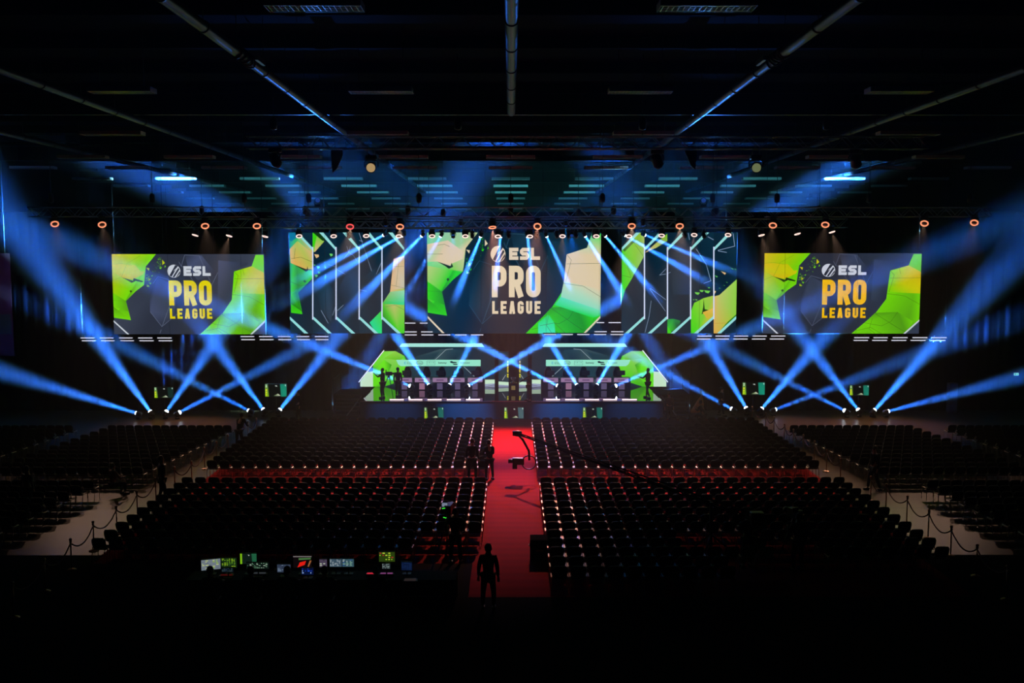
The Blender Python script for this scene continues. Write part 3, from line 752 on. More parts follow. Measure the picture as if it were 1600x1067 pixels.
def stage_wall(mir, lab):
    """art in photo pixels of the left half; mir reflects about the middle of the stage"""
    F = (lambda x: x) if not mir else (lambda x: 1604 - x)
    zb = DECK + 0.002
    t = thing('stage_led_wall', 'angular LED backdrop on the %s half of the deck, green with pale sponsor band' % lab, 'screen', (P(F(690), 604, YW).x, YW, zb))
    T = lambda x, y, k: (lambda p: Vector((p.x, YW - 0.002 * k, max(p.z, zb))))(P(F(x), y, YW))
    out = [(563, 605), (563, 596), (600, 548.5), (618, 548.2), (624, 542), (757, 542), (757, 546.5), (773, 547), (773, 605)]
    b = MB(); f = [T(x, y, 0) for x, y in out]; bk = [v + Vector((0, 0.2, 0)) for v in f]; n = len(f)
    b.raw([v + Vector((0, 0.01, 0)) for v in f] + bk, [tuple(range(n)), tuple(range(2 * n - 1, n - 1, -1))] + [(i, (i + 1) % n, n + (i + 1) % n, n + i) for i in range(n)], BACKM); b.build('cabinet', t)
    b = MB(); A = Art(T, b)
    A.poly(out, TE)
    A.poly([(625, 605), (640, 560), (690, 545), (722, 546), (740, 575), (700, 605)], [TE, TE2, (60, 84, 90), TE2, TE, TE2])
    A.poly([(690, 546), (722, 546), (712, 562), (670, 572)], [(52, 78, 84), TE2, TE, (60, 90, 94)])
    A.line([(676, 566), (697, 546), (708, 545)], 0.7, (150, 170, 175)); A.line([(725, 573), (741, 588)], 0.7, (160, 180, 190))
    A.poly([(583, 605), (583, 570), (600, 548.8), (618, 548.5), (632, 556), (640, 575), (643, 590), (600, 605)], [GR, GR, (120, 225, 40), (150, 225, 90), (60, 215, 30), GR, GR, (60, 180, 5)])
    A.poly([(583, 582), (600, 562), (612, 570), (604, 590), (595, 605), (583, 605)], [GR, (110, 235, 20), GRD, GR, (60, 170, 5), GR])
    A.poly([(618, 548.5), (632, 556), (626, 563), (600, 560)], [(150, 215, 70), (120, 220, 60), (90, 190, 10), (120, 215, 30)])
    A.poly([(563, 605), (563, 596), (574, 581), (583, 580), (583, 605)], PALE)
    A.poly([(619, 562), (751, 562), (751, 572), (626, 572), (622, 569)], MINT)
    A.poly([(756, 593), (773, 593), (773, 600), (756, 600)], [PALE] * 4); A.poly([(756, 600), (773, 599), (773, 604), (756, 605)], [(150, 160, 190)] * 4)
    A.line([(756, 605), (773, 601.5)], 0.8, (15, 25, 35))
    A.k += 2; DK = (20, 50, 60)
    # sponsor marks along the pale band, reading left to right on both halves
    def mx(x, w): return (x, w) if not mir else (1604 - x - w, w)
    Tm = (lambda x, y, k: (lambda p: Vector((p.x, YW - 0.002 * k, p.z)))(P(x, y, YW)))
    B = Art(Tm, b); B.k = A.k
    o = 0 if not mir else 230.3
    B.disc((633.2 + o, 567), 1.7, 2.0, (60, 180, 210)); B.disc((633.6 + o, 567), 1.0, 1.3, MINT); mesh_text(B, 'ESL', 636.5 + o, 565.4, 7.5, 3.4, (50, 120, 130))
    ring = [(655.7 + o + 5.2 * cos(a * pi / 10), 567 + 3.1 * sin(a * pi / 10)) for a in range(20)]
    B.line(ring, 0.5, DK, True); mesh_text(B, 'intel', 652 + o, 565.2, 7.3, 3.4, DK)
    B.line([(667 + o, 563.8), (680 + o, 563.8), (680 + o, 570), (667 + o, 570)], 0.35, (60, 110, 110), True); mesh_text(B, '1 X 1 X', 668.3 + o, 565.0, 10.5, 2.4, DK)
    mesh_text(B, 'betway', 685 + o, 565, 13, 4.0, (10, 25, 35), 0.01)
    B.poly([(703 + o, 564.6), (706 + o, 563.8), (708 + o, 565), (713 + o, 565.4), (714 + o, 567), (707 + o, 567.2), (704 + o, 566.6)], (15, 35, 45)); B.poly([(707 + o, 568), (714 + o, 568.2), (715.5 + o, 570), (709 + o, 569.8)], (15, 35, 45))
    B.disc((720.3 + o, 566.8), 0.9, 0.9, DK); [B.poly([(722.4 + o + 1.5 * q, 565.7), (723.4 + o + 1.5 * q, 565.7), (723.4 + o + 1.5 * q, 568), (722.4 + o + 1.5 * q, 568)], (95, 165, 155), q > 0) for q in range(8)]
    b.build('display_face', t)
    b = MB(); T2 = lambda x, y, dy=0.0: P(F(x), y, YW - 0.12 + dy)
    fr = [T2(623.8, 542), T2(627.5, 537), T2(752.6, 537), T2(756.3, 542)]; bk = [v + Vector((0, 0.25, 0)) for v in fr]
    b.raw(fr + bk, [(0, 1, 2, 3), (7, 6, 5, 4), (0, 4, 5, 1), (1, 5, 6, 2), (2, 6, 7, 3), (3, 7, 4, 0)], emis('mint_bar_light', lin((170, 238, 225)), 1.0))
    b.build('header_light_bar', t)
    b = MB(); b.tube([T2(560.5, 597), T2(600, 547.3)], 0.035, emis('edge_tube_light', lin((235, 240, 250)), 1.1), 6); b.build('edge_light', t)
stage_wall(False, 'left'); stage_wall(True, 'right')
# middle panels with upright lettering and the doorway between them
for (x0, x1, tx, lab) in ((779, 794.7, 793.4, 'left'), (811, 825, 812.3, 'right')):
    t = thing('doorway_panel', 'narrow teal LED panel with glowing yellow upright lettering, %s of the stage doorway' % lab, 'screen', (P((x0 + x1) / 2, 604, YW).x, YW, DECK), 'panels beside the stage doorway')
    T = lambda x, y, k: (lambda p: Vector((p.x, YW - 0.002 * k, max(p.z, DECK + 0.003))))(P(x, y, YW))
    b = MB(); p0 = P(x0, 549.5, YW); p1 = P(x1, 604, YW); b.box(((p0.x + p1.x) / 2, YW + 0.1, (p0.z + DECK) / 2), (p1.x - p0.x, 0.18, p0.z - DECK), BACKM); b.build('cabinet', t)
    b = MB(); A = Art(T, b); A.poly([(x0, 549.5), (x1, 549.5), (x1, 605), (x0, 605)], [TE2, TE, TE2, TE])
    A.poly([(x0, 596), (x1, 597), (x1, 602), (x0, 601)], [PALE] * 4); A.poly([(x0, 601), (x1, 602), (x1, 606), (x0, 607)], [(140, 150, 180)] * 4); A.line([(x0 + 6, 594), (x0 + 11, 586)] if x0 < 800 else [(x0 + 3, 586), (x0 + 8, 594)], 0.6, (190, 200, 205))
    b.build('display_face', t)
    b = MB(); T2 = lambda x, y, k: (lambda p: Vector((p.x, YW - 0.05 - 0.002 * k, p.z)))(P(x, y, YW))
    A = Art(T2, b)
    for q, (ya, yb, cc) in enumerate(((563.5, 567, (240, 235, 200)), (568, 582, (240, 225, 60)), (583.5, 590, (225, 220, 20)))):
        n = 2 if q != 1 else 6
        for j in range(n):
            h = (yb - ya) / n; A.poly([(tx - 1.2, ya + h * (j + 0.08)), (tx + 1.1 - 0.5 * (j % 2), ya + h * (j + 0.08)), (tx + 1.2, ya + h * (j + 0.85)), (tx - 1.1 + 0.6 * (j % 2), ya + h * (j + 0.85))], cc)
    o = b.build('upright_lettering', t)
# trophy on its plinth in the doorway
GOLD = mat('gold_metal', (0.8, 0.55, 0.2), 0.25, 1.0)
px_ = P(802, 604, 59.5)
t = thing('trophy_plinth', 'dark square plinth with a gold plate standing in the stage doorway', 'plinth', (px_.x, 59.5, DECK))
MB().rbox((px_.x, 59.5, DECK + 0.3), (0.5, 0.5, 0.6), 0.03, MATTE).build('column', t)
MB().box((px_.x, 59.24, DECK + 0.33), (0.24, 0.012, 0.26), emis('lit_gold_plate', lin((120, 105, 60)), 0.8)).build('name_plate', t)  # gold gleam put in as the plate's own emission
t = thing('trophy', 'small gold and silver trophy on the plinth in the stage doorway', 'trophy', (px_.x, 59.5, DECK + 0.6))
MB().lathe((px_.x, 59.5, DECK + 0.6), (0, 0, 1), [(0.22, 0), (0.24, 0.04), (0.15, 0.08), (0.05, 0.12)], GOLD, 14).build('base', t)
b = MB(); b.lathe((px_.x, 59.5, DECK + 0.7), (0, 0, 1), [(0.05, 0), (0.04, 0.06), (0.12, 0.13), (0.17, 0.24), (0.16, 0.26), (0.1, 0.15), (0.03, 0.1)], CHROME, 14); b.build('cup', t)

# ------------------------------------------------------------------ moving lights
HEAD = mat('moving_light_body', (0.015, 0.015, 0.017), 0.4, noise=0.2, scale=25)
LENS = emis('lit_lens', (0.75, 0.88, 1.0), 9.0)
DARKLENS = mat('dark_lens', (0.05, 0.06, 0.08), 0.08)
def mover(name, label, cat, pos, target, hang=False, lens=None, power=0, color=(0.1, 0.35, 1.0), angle=9, s=1.0, group=None, blend=1.0, ring=None, lens_r=0.13, top=None, core=0.0):
    """moving light: pos = middle of the head; yoke and base below it (or above when hung)"""
    pos = Vector(pos); d = (Vector(target) - pos).normalized(); sg = 1 if hang else -1
    base = pos + Vector((0, 0, sg * 0.33 * s))
    t = thing(name, label, cat, base, group)
    side_ = d.cross(Vector((0, 0, 1)))
    if side_.length < 0.1: side_ = Vector((1, 0, 0))
    side_.normalize()
    b = MB(); R = Matrix.Rotation(atan2(side_.y, side_.x), 3, 'Z')
    b.rbox(base - Vector((0, 0, sg * 0.06 * s)), (0.34 * s, 0.26 * s, 0.12 * s), 0.04 * s, HEAD, R)
    if hang:
        for q in (-0.1, 0.1): b.tube([base + Vector((q * s, 0, 0)), base + Vector((q * s, 0, 0.1 if top is None else max(0.04, top - base.z)))], 0.02, ALU, 6)
    b.build('base', t)
    b = MB(); up = Vector((0, 0, -sg))
    p0 = base + up * 0.13 * s
    b.tube([pos + side_ * 0.19 * s, pos + side_ * 0.2 * s - up * 0.12 * s, p0 + side_ * 0.14 * s, p0, p0 - side_ * 0.14 * s, pos - side_ * 0.2 * s - up * 0.12 * s, pos - side_ * 0.19 * s], 0.025 * s, HEAD, 6)
    b.build('yoke', t)
    b = MB(); r = (0.15 if ring is None else 0.2) * s
    b.lathe(pos, d, [(r * 0.45, -0.2 * s), (r * 0.85, -0.17 * s), (r, -0.06 * s), (r, 0.1 * s), (r * 1.04, 0.11 * s), (r * 1.04, 0.14 * s), (r * 0.9, 0.14 * s)], HEAD, 18)
    h = b.build('head', t)
    if ring is not None:
        u = d.cross(Vector((0, 0, 1))).normalized(); w = d.cross(u); c = pos + d * 0.15 * s; b = MB()
        b.tube([c + (u * cos(a * pi / 12) + w * sin(a * pi / 12)) * r * 0.86 for a in range(24)], 0.036 * s, ring, 8, closed=True); b.build('ring_light', h)
        b = MB(); b.lathe(pos + d * 0.13 * s, d, [(r * 0.5, 0), (r * 0.45, 0.03), (0.001, 0.035)], DARKLENS, 14); b.build('lens', h)
    else:
        b = MB(); b.lathe(pos + d * 0.135 * s, d, [(lens_r * s * cos(q * pi / 10), lens_r * s * 0.9 * sin(q * pi / 10)) for q in range(6)], lens or LENS, 16); b.build('lens', h)
    if power:
        if core:
            beam('beam', pos + d * 0.28 * s, d, power * BEAM_K, color, angle * 0.9, 0.2 * s, t)
            beam('beam_core', pos + d * 0.285 * s, d, power * BEAM_K * core, (0.3, 0.85, 1.0), angle * 1.2, 0.2 * s, t)
        else: spot('wash', pos + d * (0.30 if ring is None else 0.24) * s, pos + d * 10, power, color, angle, blend, 0.03, t)
    return t
def beam_to(src, px, py, dy):
    """aim point: photo pixel at a depth dy metres nearer (negative) or further than the source"""
    return P(px, py, src[1] + dy)
BLUE = (0.008, 0.14, 1.0)
PW = 1500000
BEAM_K = 0.0012
# floor lights beside the stage
yf = 57.4
fl = [(217, 646.5, 40, 592, 0.7, 1.1, 9), (237, 646, 80, 430, 2.1, 2.2, 13), (258, 646, 345, 520, 1.3, 1.6, 13), (277, 646, 470, 545, 1.8, 0.8, 8),
      (392, 643, 190, 540, 1.9, 0.7, 8), (413.5, 642.5, 300, 490, 1.5, 1.8, 13), (435, 643, 545, 505, 2.5, 1.8, 13)]
for i, (sx, sy, tx, ty, dy, pw, an) in enumerate(fl):
    p = G(sx, sy, 0.36)
    nm = ('%s of the four floor moving lights furthest left' % ORD[i]) if i < 4 else ('%s of three floor moving lights left of the stage' % ORD[i - 4])
    mover('floor_moving_light', nm + ', from the left', 'moving light', p, beam_to(p, tx, ty, dy), False, None, PW * pw, BLUE, an, 0.95, 'floor moving lights left of the stage', core=0.11)
fr = [(1146.5, 640.5, 1000, 560, 2.5, 0.9, 8), (1167.5, 640.5, 1085, 500, 2.1, 1.8, 13), (1188, 641, 1320, 490, 1.5, 1.8, 13), (1208, 641, 1420, 560, 1.4, 0.5, 8),
      (1323, 643, 1160, 560, 1.4, 0.6, 8), (1343, 643, 1225, 490, 1.5, 1.6, 13), (1364, 643.5, 1560, 425, 2.1, 1.9, 13), (1384, 643.5, 1590, 590, 0.6, 0.7, 8)]
for i, (sx, sy, tx, ty, dy, pw, an) in enumerate(fr):
    p = G(sx, sy, 0.36)
    nm = ('%s of four floor moving lights right of the stage' % ORD[i]) if i < 4 else ('%s of the four floor moving lights furthest right' % ORD[i - 4])
    mover('floor_moving_light', nm + ', from the left', 'moving light', p, beam_to(p, tx, ty, dy), False, None, PW * pw, BLUE, an, 0.95, 'floor moving lights right of the stage', core=0.11)
# on the deck in front of the players' desks
dl = [(643.5, 604, 500, 545, -1.2, 1.5, 7), (671.5, 604, 590, 480, 4.0, 3.2, 10), (701, 604, 745, 520, 2.6, 2.4, 9), (729, 604, 850, 535, 1.8, 2.2, 6),
      (874, 604, 750, 540, 1.8, 2.2, 6), (903, 604, 850, 520, 2.6, 2.4, 9), (931, 604, 1000, 490, 3.8, 2.8, 10), (959, 604, 1110, 540, -1.2, 1.0, 7)]
for i, (sx, sy, tx, ty, dy, pw, an) in enumerate(dl):
    p = G(sx, sy, DECK + 0.33)
    mover('stage_moving_light', '%s moving light from the left along the deck before the %s desk' % (ORD[i % 4], 'left' if i < 4 else 'right'), 'moving light', p, beam_to(p, tx, ty, dy), False, None, PW * pw, BLUE, an, 0.9, 'moving lights on the stage deck', core=0.11)
# hung from the rear truss over the screens, crossing in front of the pictures
tl = [(602, 366, 450, 445, 1.5, 1.3, 8), (631, 366.5, 440, 475, 1.5, 1.6, 8), (661, 366.5, 530, 500, 1.5, 1.8, 9), (690, 366.5, 640, 450, 1.4, 0.4, 8), (752, 367, 706, 480, 1.5, 1.6, 9),
      (782.5, 367, 770, 480, 1.5, 1.3, 9), (824, 367, 836, 480, 1.5, 1.3, 9), (853, 366.5, 900, 470, 1.5, 1.2, 8), (913, 366.5, 985, 480, 1.5, 1.5, 9), (944, 366.5, 1040, 480, 1.5, 1.2, 8), (974, 366, 1130, 455, 1.5, 1.0, 7), (1005, 366, 1170, 435, 1.5, 0.8, 6)]
YT = 57.0
for i, (sx, sy, tx, ty, dy, pw, an) in enumerate(tl):
    p = P(sx, sy, YT); q = 'beam light hung over the screens, %s lit one from the left' % ORD[i]
    mover('hanging_beam_light', q, 'moving light', p, beam_to(p, tx, ty, dy), True, None, PW * pw * 1.5, BLUE, an, 0.75, 'lit beam lights hung over the screens', top=z_mh - 0.2, core=0.11)
for i, sx in enumerate((708, 738, 795, 838, 870, 888, 900, 928, 545, 1070, 1100)):
    p = P(sx, 368, YT)
    mover('hanging_spotlight', 'dark unlit spotlight hung over the screens, %s from the left' % ORD[sorted((708, 738, 795, 838, 870, 888, 900, 928, 545, 1070, 1100)).index(sx)], 'spotlight', p, p + Vector((0.1, -0.6, -1)), True, DARKLENS, 0, s=0.8, group='unlit spotlights hung over the screens', top=z_mh - 0.2)
# ring-faced wash lights on the two front trusses
RW = emis('ring_warm', lin((255, 150, 110)), 1.3); RR = emis('ring_red', lin((255, 90, 90)), 1.2); RP = emis('ring_peach', lin((255, 215, 205)), 1.5)
WARM = (1.0, 0.60, 0.42)
up = [(85, 347), (159, 348), (320, 350), (401, 350), (547, 351), (625, 351), (769, 351), (840, 351), (987, 350), (1062, 350), (1208, 349), (1290, 348), (1445, 346), (1523, 345)]
for i, (sx, sy) in enumerate(up):
    p = P(sx, sy, Y_UP); cx = p.x
    tg = (cx * (0.85 if abs(cx) < 12 else 0.72), 42, 0) if abs(cx) > 3 else (0.1, 48.8 if cx < 0 else 37.5, 0)
    an, pw = (45, 12500 if abs(cx) < 12 else 2000) if abs(cx) > 3 else (48 if cx < 0 else 32, 26000)
    mover('ring_wash_light', '%s ring-faced wash light from the left on the upper truss, glowing %s' % (ORD[i], 'red' if i == 4 else 'orange'), 'wash light', p, tg, True, None, pw, WARM if abs(cx) > 3 else (1.0, 0.4, 0.28), an, 1.05, 'ring lights on the upper truss', 1.0, RR if i == 4 else RW, top=z_up - 0.25)
lo = [(306, 364), (359, 365), (415, 366), (467, 366), (521, 366), (572, 365.5), (623, 366), (675, 366), (727, 366), (778, 366.3), (828, 366.3), (879, 366), (932, 366), (983, 366), (1034, 365), (1085, 364), (1138, 364), (1189, 364), (1245, 362), (1299, 359)]
for i, (sx, sy) in enumerate(lo):
    p = P(sx, sy, Y_LO)
    mover('ring_wash_light', '%s ring-faced wash light from the left on the lower truss, glowing pale pink' % ORD[i], 'wash light', p, (p.x * 0.8, 49.5, 0) if abs(p.x) < 13 else (p.x * 1.15, 53.5, 0), True, None, 4500 if i % 2 else 0, WARM, 44, 0.9, 'ring lights on the lower truss', ring=RP, top=z_lo - 0.25)
# four larger heads on the short trusses
WD = emis('pixel_face', lin((190, 160, 110)), 0.8); WD2 = emis('pixel_face_speckled', lin((120, 130, 90)), 0.7)
for (sx, sy, face, lab) in ((430, 250, None, 'furthest left, unlit'), (580, 261, WD, 'with a tan lit face'), (1027, 252, None, 'right of centre, unlit'), (1181, 261, WD2, 'with a speckled lit face'), (1337, 252, None, 'furthest right, unlit')):
    p = P(sx, sy, Y_FT)
    mover('hanging_moving_head', 'large moving head over the seats %s' % lab, 'moving light', p, (p.x * 0.6, 0, 4) if face else p + Vector((0.4, 0.6, -0.9)), True, face or DARKLENS, 0, s=1.3, group='large moving heads over the seats', lens_r=0.13, top=z_ft - 0.22)
# added wash lights, put in to tint the stage front blue
for i, x in enumerate((-6.8, -2.7, 3.0, 7.2)):
    mover('front_wash_light', 'small blue wash light under the upper truss, %s from the left' % ORD[i], 'wash light', (x, Y_UP, z_up - 0.62), (x, 56, 0.6), True, emis('blue_lens', (0.01, 0.04, 0.2), 1.0), 26000 if abs(x) < 4 else 8000, (0.0, 0.3, 1.0), 20, 0.7, 'blue wash lights aimed at the stage front', top=z_up - 0.25)

# added unseen teal uplights behind the drapes, put in to brighten the roof fittings
for i, (x, y, tx, ty, pw) in enumerate(((-19, 61.5, -14, 76, 6000), (-6.5, 67.5, -5, 74, 6000), (6.5, 67.5, 5, 74, 6000), (19, 61.5, 14, 76, 6000))):
    mover('roof_uplight', 'teal uplight washing the roof from behind the stage, %s from the left' % ORD[i], 'wash light', (x, y, 0.4), (tx, ty, CEIL), False, emis('teal_lens', (0.05, 0.5, 0.5), 3.0), pw, (0.12, 0.75, 0.8), 85, 1.0, 'uplights behind the stage')

for i, x in enumerate((-10.5, 10.5)):  # added blue uplights, put in to brighten the ceiling nearer the viewer
    p = Vector((x, Y_UP + 0.25, z_up + 0.25 + 0.36))
    mover('roof_uplight', 'blue uplight standing on top of the upper truss, %s one' % ('left' if x < 0 else 'right'), 'wash light', p, (x * 0.6, 24, CEIL + 1), False, emis('blue_lens', (0.01, 0.04, 0.2), 1.0), 2500, (0.03, 0.2, 1.0), 36, 1.0, 'uplights on the upper truss')

for i, x in enumerate((-3.4, 3.6)):  # added lamps, put in for a blue haze over the seats
    p = Vector((x, YT, P(800, 366, YT).z))
    mover('audience_wash_light', 'blue wash light over the screens aimed at the seats, %s of centre' % ('left' if x < 0 else 'right'), 'wash light', p, (x * 0.9, 46, 0), True, emis('blue_lens', (0.01, 0.04, 0.2), 1.0), 16000, (0.0, 0.16, 1.0), 56, 0.75, 'blue wash lights aimed at the seats', top=z_mh - 0.2)

# ------------------------------------------------------------------ batten lights
BAT = emis('batten_tube', lin((225, 225, 240)), 1.0, True)
def batten(x0, x1, y, Y, label, group, m=None):
    a = P(x0, y, Y); c = P(x1, y, Y)
    if Y < 57: a.z = c.z = DECK + 0.045; h = 0.05
    t = thing('batten_light', label, 'batten light', ((a.x + c.x) / 2, Y, a.z), group)
    b = MB(); b.box(((a.x + c.x) / 2, Y + 0.05, a.z), (c.x - a.x + 0.04, 0.07, 0.08), BLACK)
    if Y > 57:
        for q in (0.25, 0.75): b.box((a.x + (c.x - a.x) * q, Y + 0.1, a.z), (0.03, 0.16, 0.22), BLACK)
    b.build('housing', t)
    b = MB(); b.box(((a.x + c.x) / 2, Y, a.z), (c.x - a.x, 0.03, 0.055), m or BAT); b.build('tube', t)
    return t
rowsB = [('under the left side screen, outer end', 528, [(126, 147), (156, 177), (186, 207), (216, 238), (246, 268)]),
         ('under the left side screen, outer end', 532.3, [(128, 149), (158, 179), (188, 209), (218, 240), (248, 269)]),
         ('between left side screen and columns', 525.8, [(376, 397), (405, 426), (434, 454), (463, 483), (492, 513)]),
         ('between left side screen and columns', 530.6, [(377, 398), (406, 427), (435, 455), (464, 484), (493, 513)]),
         ('between right side screen and columns', 525.0, [(1090, 1112), (1118, 1140), (1147, 1169), (1176, 1198), (1205, 1227)]),
         ('between right side screen and columns', 529.6, [(1089, 1110), (1118, 1139), (1146, 1168), (1175, 1196), (1203, 1225)]),
         ('under the right side screen, outer end', 527.5, [(1335, 1358), (1365, 1387), (1395, 1418), (1426, 1449), (1456, 1479)]),
         ('under the right side screen, outer end', 531.8, [(1334, 1356), (1363, 1386), (1393, 1416), (1423, 1446), (1454, 1477)]),
         ('beside the centre screen on the left, highest', 504.8, [(632.6, 649), (656, 668)]),
         ('beside the centre screen on the right, highest', 504.0, [(932, 944), (951, 970)]),
         ('under left part of centre screen', 518.5, [(632.5, 651), (658, 676)]),
         ('under left part of centre screen', 523.2, [(632.5, 651), (658.5, 677), (685, 703.5), (711, 729), (736, 755)]),
         ('under right part of centre screen', 518.2, [(929, 948), (955, 974)]),
         ('under right part of centre screen', 522.6, [(850, 869), (876, 895), (902, 921), (928, 947), (954, 974)])]
Y_BT = 57.6
for k, (wh_, y, xs_) in enumerate(rowsB):
    twin = [r for r in rowsB if r[0] == wh_]
    lvl = '' if len(twin) == 1 else ('upper row, ' if y == min(r[1] for r in twin) else 'lower row, ')
    for i, (a, c) in enumerate(xs_):
        batten(a, c, y, Y_BT, 'white batten %s, %s%s from left' % (wh_, lvl, ORD[i]), 'thin white battens hung below the screens')
# carrier bars with drop wires
for (x0, x1, y) in ((124, 271, 530.3), (374, 515, 528.3), (1087, 1229, 527.4), (1332, 1481, 529.7), (631, 757, 521), (848, 976, 520.5), (631, 669, 504.4), (931, 971, 503.6)):
    a = P(x0, y, Y_BT + 0.15); c = P(x1, y, Y_BT + 0.15); mid = (a.x + c.x) / 2
    t = thing('batten_carrier', 'thin dark bar on drop wires carrying %s battens, near %s of the hall' % ('the highest' if y < 510 else 'the', 'the far left' if x0 < 200 else 'the inner left' if x0 < 600 else 'centre left' if x0 < 700 else 'centre right' if x0 < 1000 else 'the inner right' if x0 < 1200 else 'the far right'), 'bar', (mid, Y_BT, a.z), 'bars carrying the battens')
    b = MB(); b.tube([a, c], 0.025, BLACK, 6); b.build('pipe', t)
    b = MB()
    for q in (a.x + 0.2, c.x - 0.2): b.tube([(q, a.y, a.z), (q, a.y, CEIL + 2.15)], 0.006, BLACK, 4)
    b.build('wire', t)
YB = YS + 0.25
for i, (a, c) in enumerate(((609, 631), (638.5, 660), (668, 690), (698, 720), (728, 750), (853, 875), (883, 905), (914, 936), (942.5, 964), (972, 995))):
    yy = P(700, 600, YB)
    A0 = P(a, 626.5, YB); 
    t = batten(a, c, 626.5, YB, 'bright floor batten on the stage edge before the %s desk, %s from the left' % ('left' if i < 5 else 'right', ORD[i % 5]), 'floor battens along the stage edge', emis('floor_batten_tube', lin((250, 215, 225)), 2.2))

# ------------------------------------------------------------------ desks, chairs and screens of the players
DESKM = mat('dark_blue_desk_laminate', (0.01, 0.018, 0.05), 0.35)
YD = 60.6
hd = [[(625, 643.6), (648.2, 671.4), (676, 699), (703, 726), (731, 753.8)], [(849, 872), (876.5, 900), (904, 927), (932, 955), (959.5, 982)]]
vp_ = [[(627.4, 636), (655, 663.5), (682.8, 691.5), (710.8, 719), (738, 746.3)], [(856.4, 865), (884, 893), (912, 920), (939.5, 948), (967, 976)]]
PAN = emis('backlit_sponsor_panel', lin((170, 135, 175)), 0.75, False); PAN2 = emis('backlit_leg_panel', lin((100, 88, 125)), 0.8, False); PAN3 = emis('backlit_leg_panel_pink', lin((165, 120, 150)), 0.8, False); LOGO = emis('panel_mark', lin((110, 75, 120)), 0.8, False)  # pinkish wash on the desk panels put in as their own dim emission
for k in (0, 1):
    lab = 'left' if k == 0 else 'right'
    x0 = P(hd[k][0][0] - 3, 600, YD).x; x1 = P(hd[k][-1][1] + 3, 600, YD).x
    t = thing('player_desk', 'long dark players desk with pale lit panels, on the stage %s' % lab, 'desk', ((x0 + x1) / 2, YD, DECK), 'players desks on the stage')
    MB().box(((x0 + x1) / 2, YD + 0.4, DECK + 0.74), (x1 - x0, 0.85, 0.04), DESKM).build('desktop', t)
    b = MB(); b.box(((x0 + x1) / 2, YD + 0.03, DECK + 0.36), (x1 - x0, 0.04, 0.72), DESKM)
    for x in (x0, x1): b.box((x, YD + 0.4, DECK + 0.36), (0.04, 0.8, 0.72), DESKM)
    b.build('modesty_panel', t)
    for i in range(5):
        a = P(hd[k][i][0], 590.4, YD - 0.03); c = P(hd[k][i][1], 597, YD - 0.03)
        b = MB(); b.box(((a.x + c.x) / 2, YD - 0.02, (a.z + c.z) / 2), (c.x - a.x, 0.04, a.z - c.z), PAN)
        b.box(((a.x + c.x) / 2, YD - 0.045, (a.z + c.z) / 2), ((c.x - a.x) * 0.5, 0.006, (a.z - c.z) * 0.3), LOGO); b.build('sponsor_panel', t)
        a = P(vp_[k][i][0], 598.5, YD - 0.03); c = P(vp_[k][i][1], 611, YD - 0.03)
        b = MB(); b.box(((a.x + c.x) / 2, YD - 0.01, (a.z + DECK) / 2 + 0.02), (c.x - a.x, 0.03, a.z - DECK - 0.06), PAN3 if (k, i) in ((1, 1), (0, 1)) else PAN2); b.build('leg_panel', t)
def monitor(x, Y, z, label, group):
    t = thing('desk_monitor', label, 'monitor', (x, Y, z), group)
    MB().rbox((x, Y, z + 0.30), (0.5, 0.05, 0.30), 0.02, BLACK).build('panel', t)
    b = MB(); b.box((x, Y + 0.02, z + 0.1), (0.05, 0.04, 0.2), BLACK); b.box((x, Y + 0.02, z + 0.01), (0.24, 0.18, 0.02), BLACK); b.build('stand', t)
RED = mat('pink_trim_leather', (0.5, 0.3, 0.35), 0.5)
def gaming_chair(name, label, group):
    t = thing(name, label, 'chair', (0, 0, 0), group)
    b = MB(); b.rbox((0, 0, 0.48), (0.52, 0.5, 0.1), 0.08, PLASTIC); b.build('seat', t)
    out = [(-0.22, 0), (-0.27, 0.35), (-0.26, 0.5), (-0.2, 0.55), (-0.17, 0.75), (-0.12, 0.84), (0.12, 0.84), (0.17, 0.75), (0.2, 0.55), (0.26, 0.5), (0.27, 0.35), (0.22, 0)]
    b = MB(); f = [Vector((x, 0.22 + z * 0.12, 0.52 + z)) for x, z in out]; q = [v + Vector((0, 0.09, 0)) for v in f]; n = len(f)
    b.raw(f + q, [tuple(range(n)), tuple(range(2 * n - 1, n - 1, -1))] + [(i, (i + 1) % n, n + (i + 1) % n, n + i) for i in range(n)], PLASTIC); bk_ = b.build('backrest', t)
    b = MB()
    for s in (-1, 1): b.tube([(s * 0.22, 0.215, 0.56), (s * 0.265, 0.25, 0.87), (s * 0.25, 0.27, 1.02), (s * 0.17, 0.29, 1.25), (s * 0.1, 0.305, 1.34)], 0.012, RED, 5)
    b.build('piping', bk_)
    b = MB(); b.rbox((0, 0.25, 1.2), (0.26, 0.08, 0.16), 0.03, FABRIC); b.build('head_cushion', bk_)
    for s in (-1, 1):
        b = MB(); b.box((s * 0.31, 0.02, 0.68), (0.08, 0.28, 0.04), PLASTIC); b.tube([(s * 0.31, 0.02, 0.66), (s * 0.25, 0.02, 0.46)], 0.02, BLACK, 6); b.build('armrest', t)
    b = MB(); b.tube([(0, 0, 0.08), (0, 0, 0.44)], 0.03, BLACK, 8)
    for a in range(5): b.tube([(0, 0, 0.1), (0.3 * cos(a * 1.2566), 0.3 * sin(a * 1.2566), 0.06)], 0.022, BLACK, 6); b.lathe((0.3 * cos(a * 1.2566), 0.3 * sin(a * 1.2566) , 0.03), (1, 0, 0), [(0.03, -0.02), (0.03, 0.02)], BLACK, 8)
    b.build('star_base', t)
    return t
gx = [[636, 666, 690, 718, 747], [857, 886, 912.5, 938, 965]]
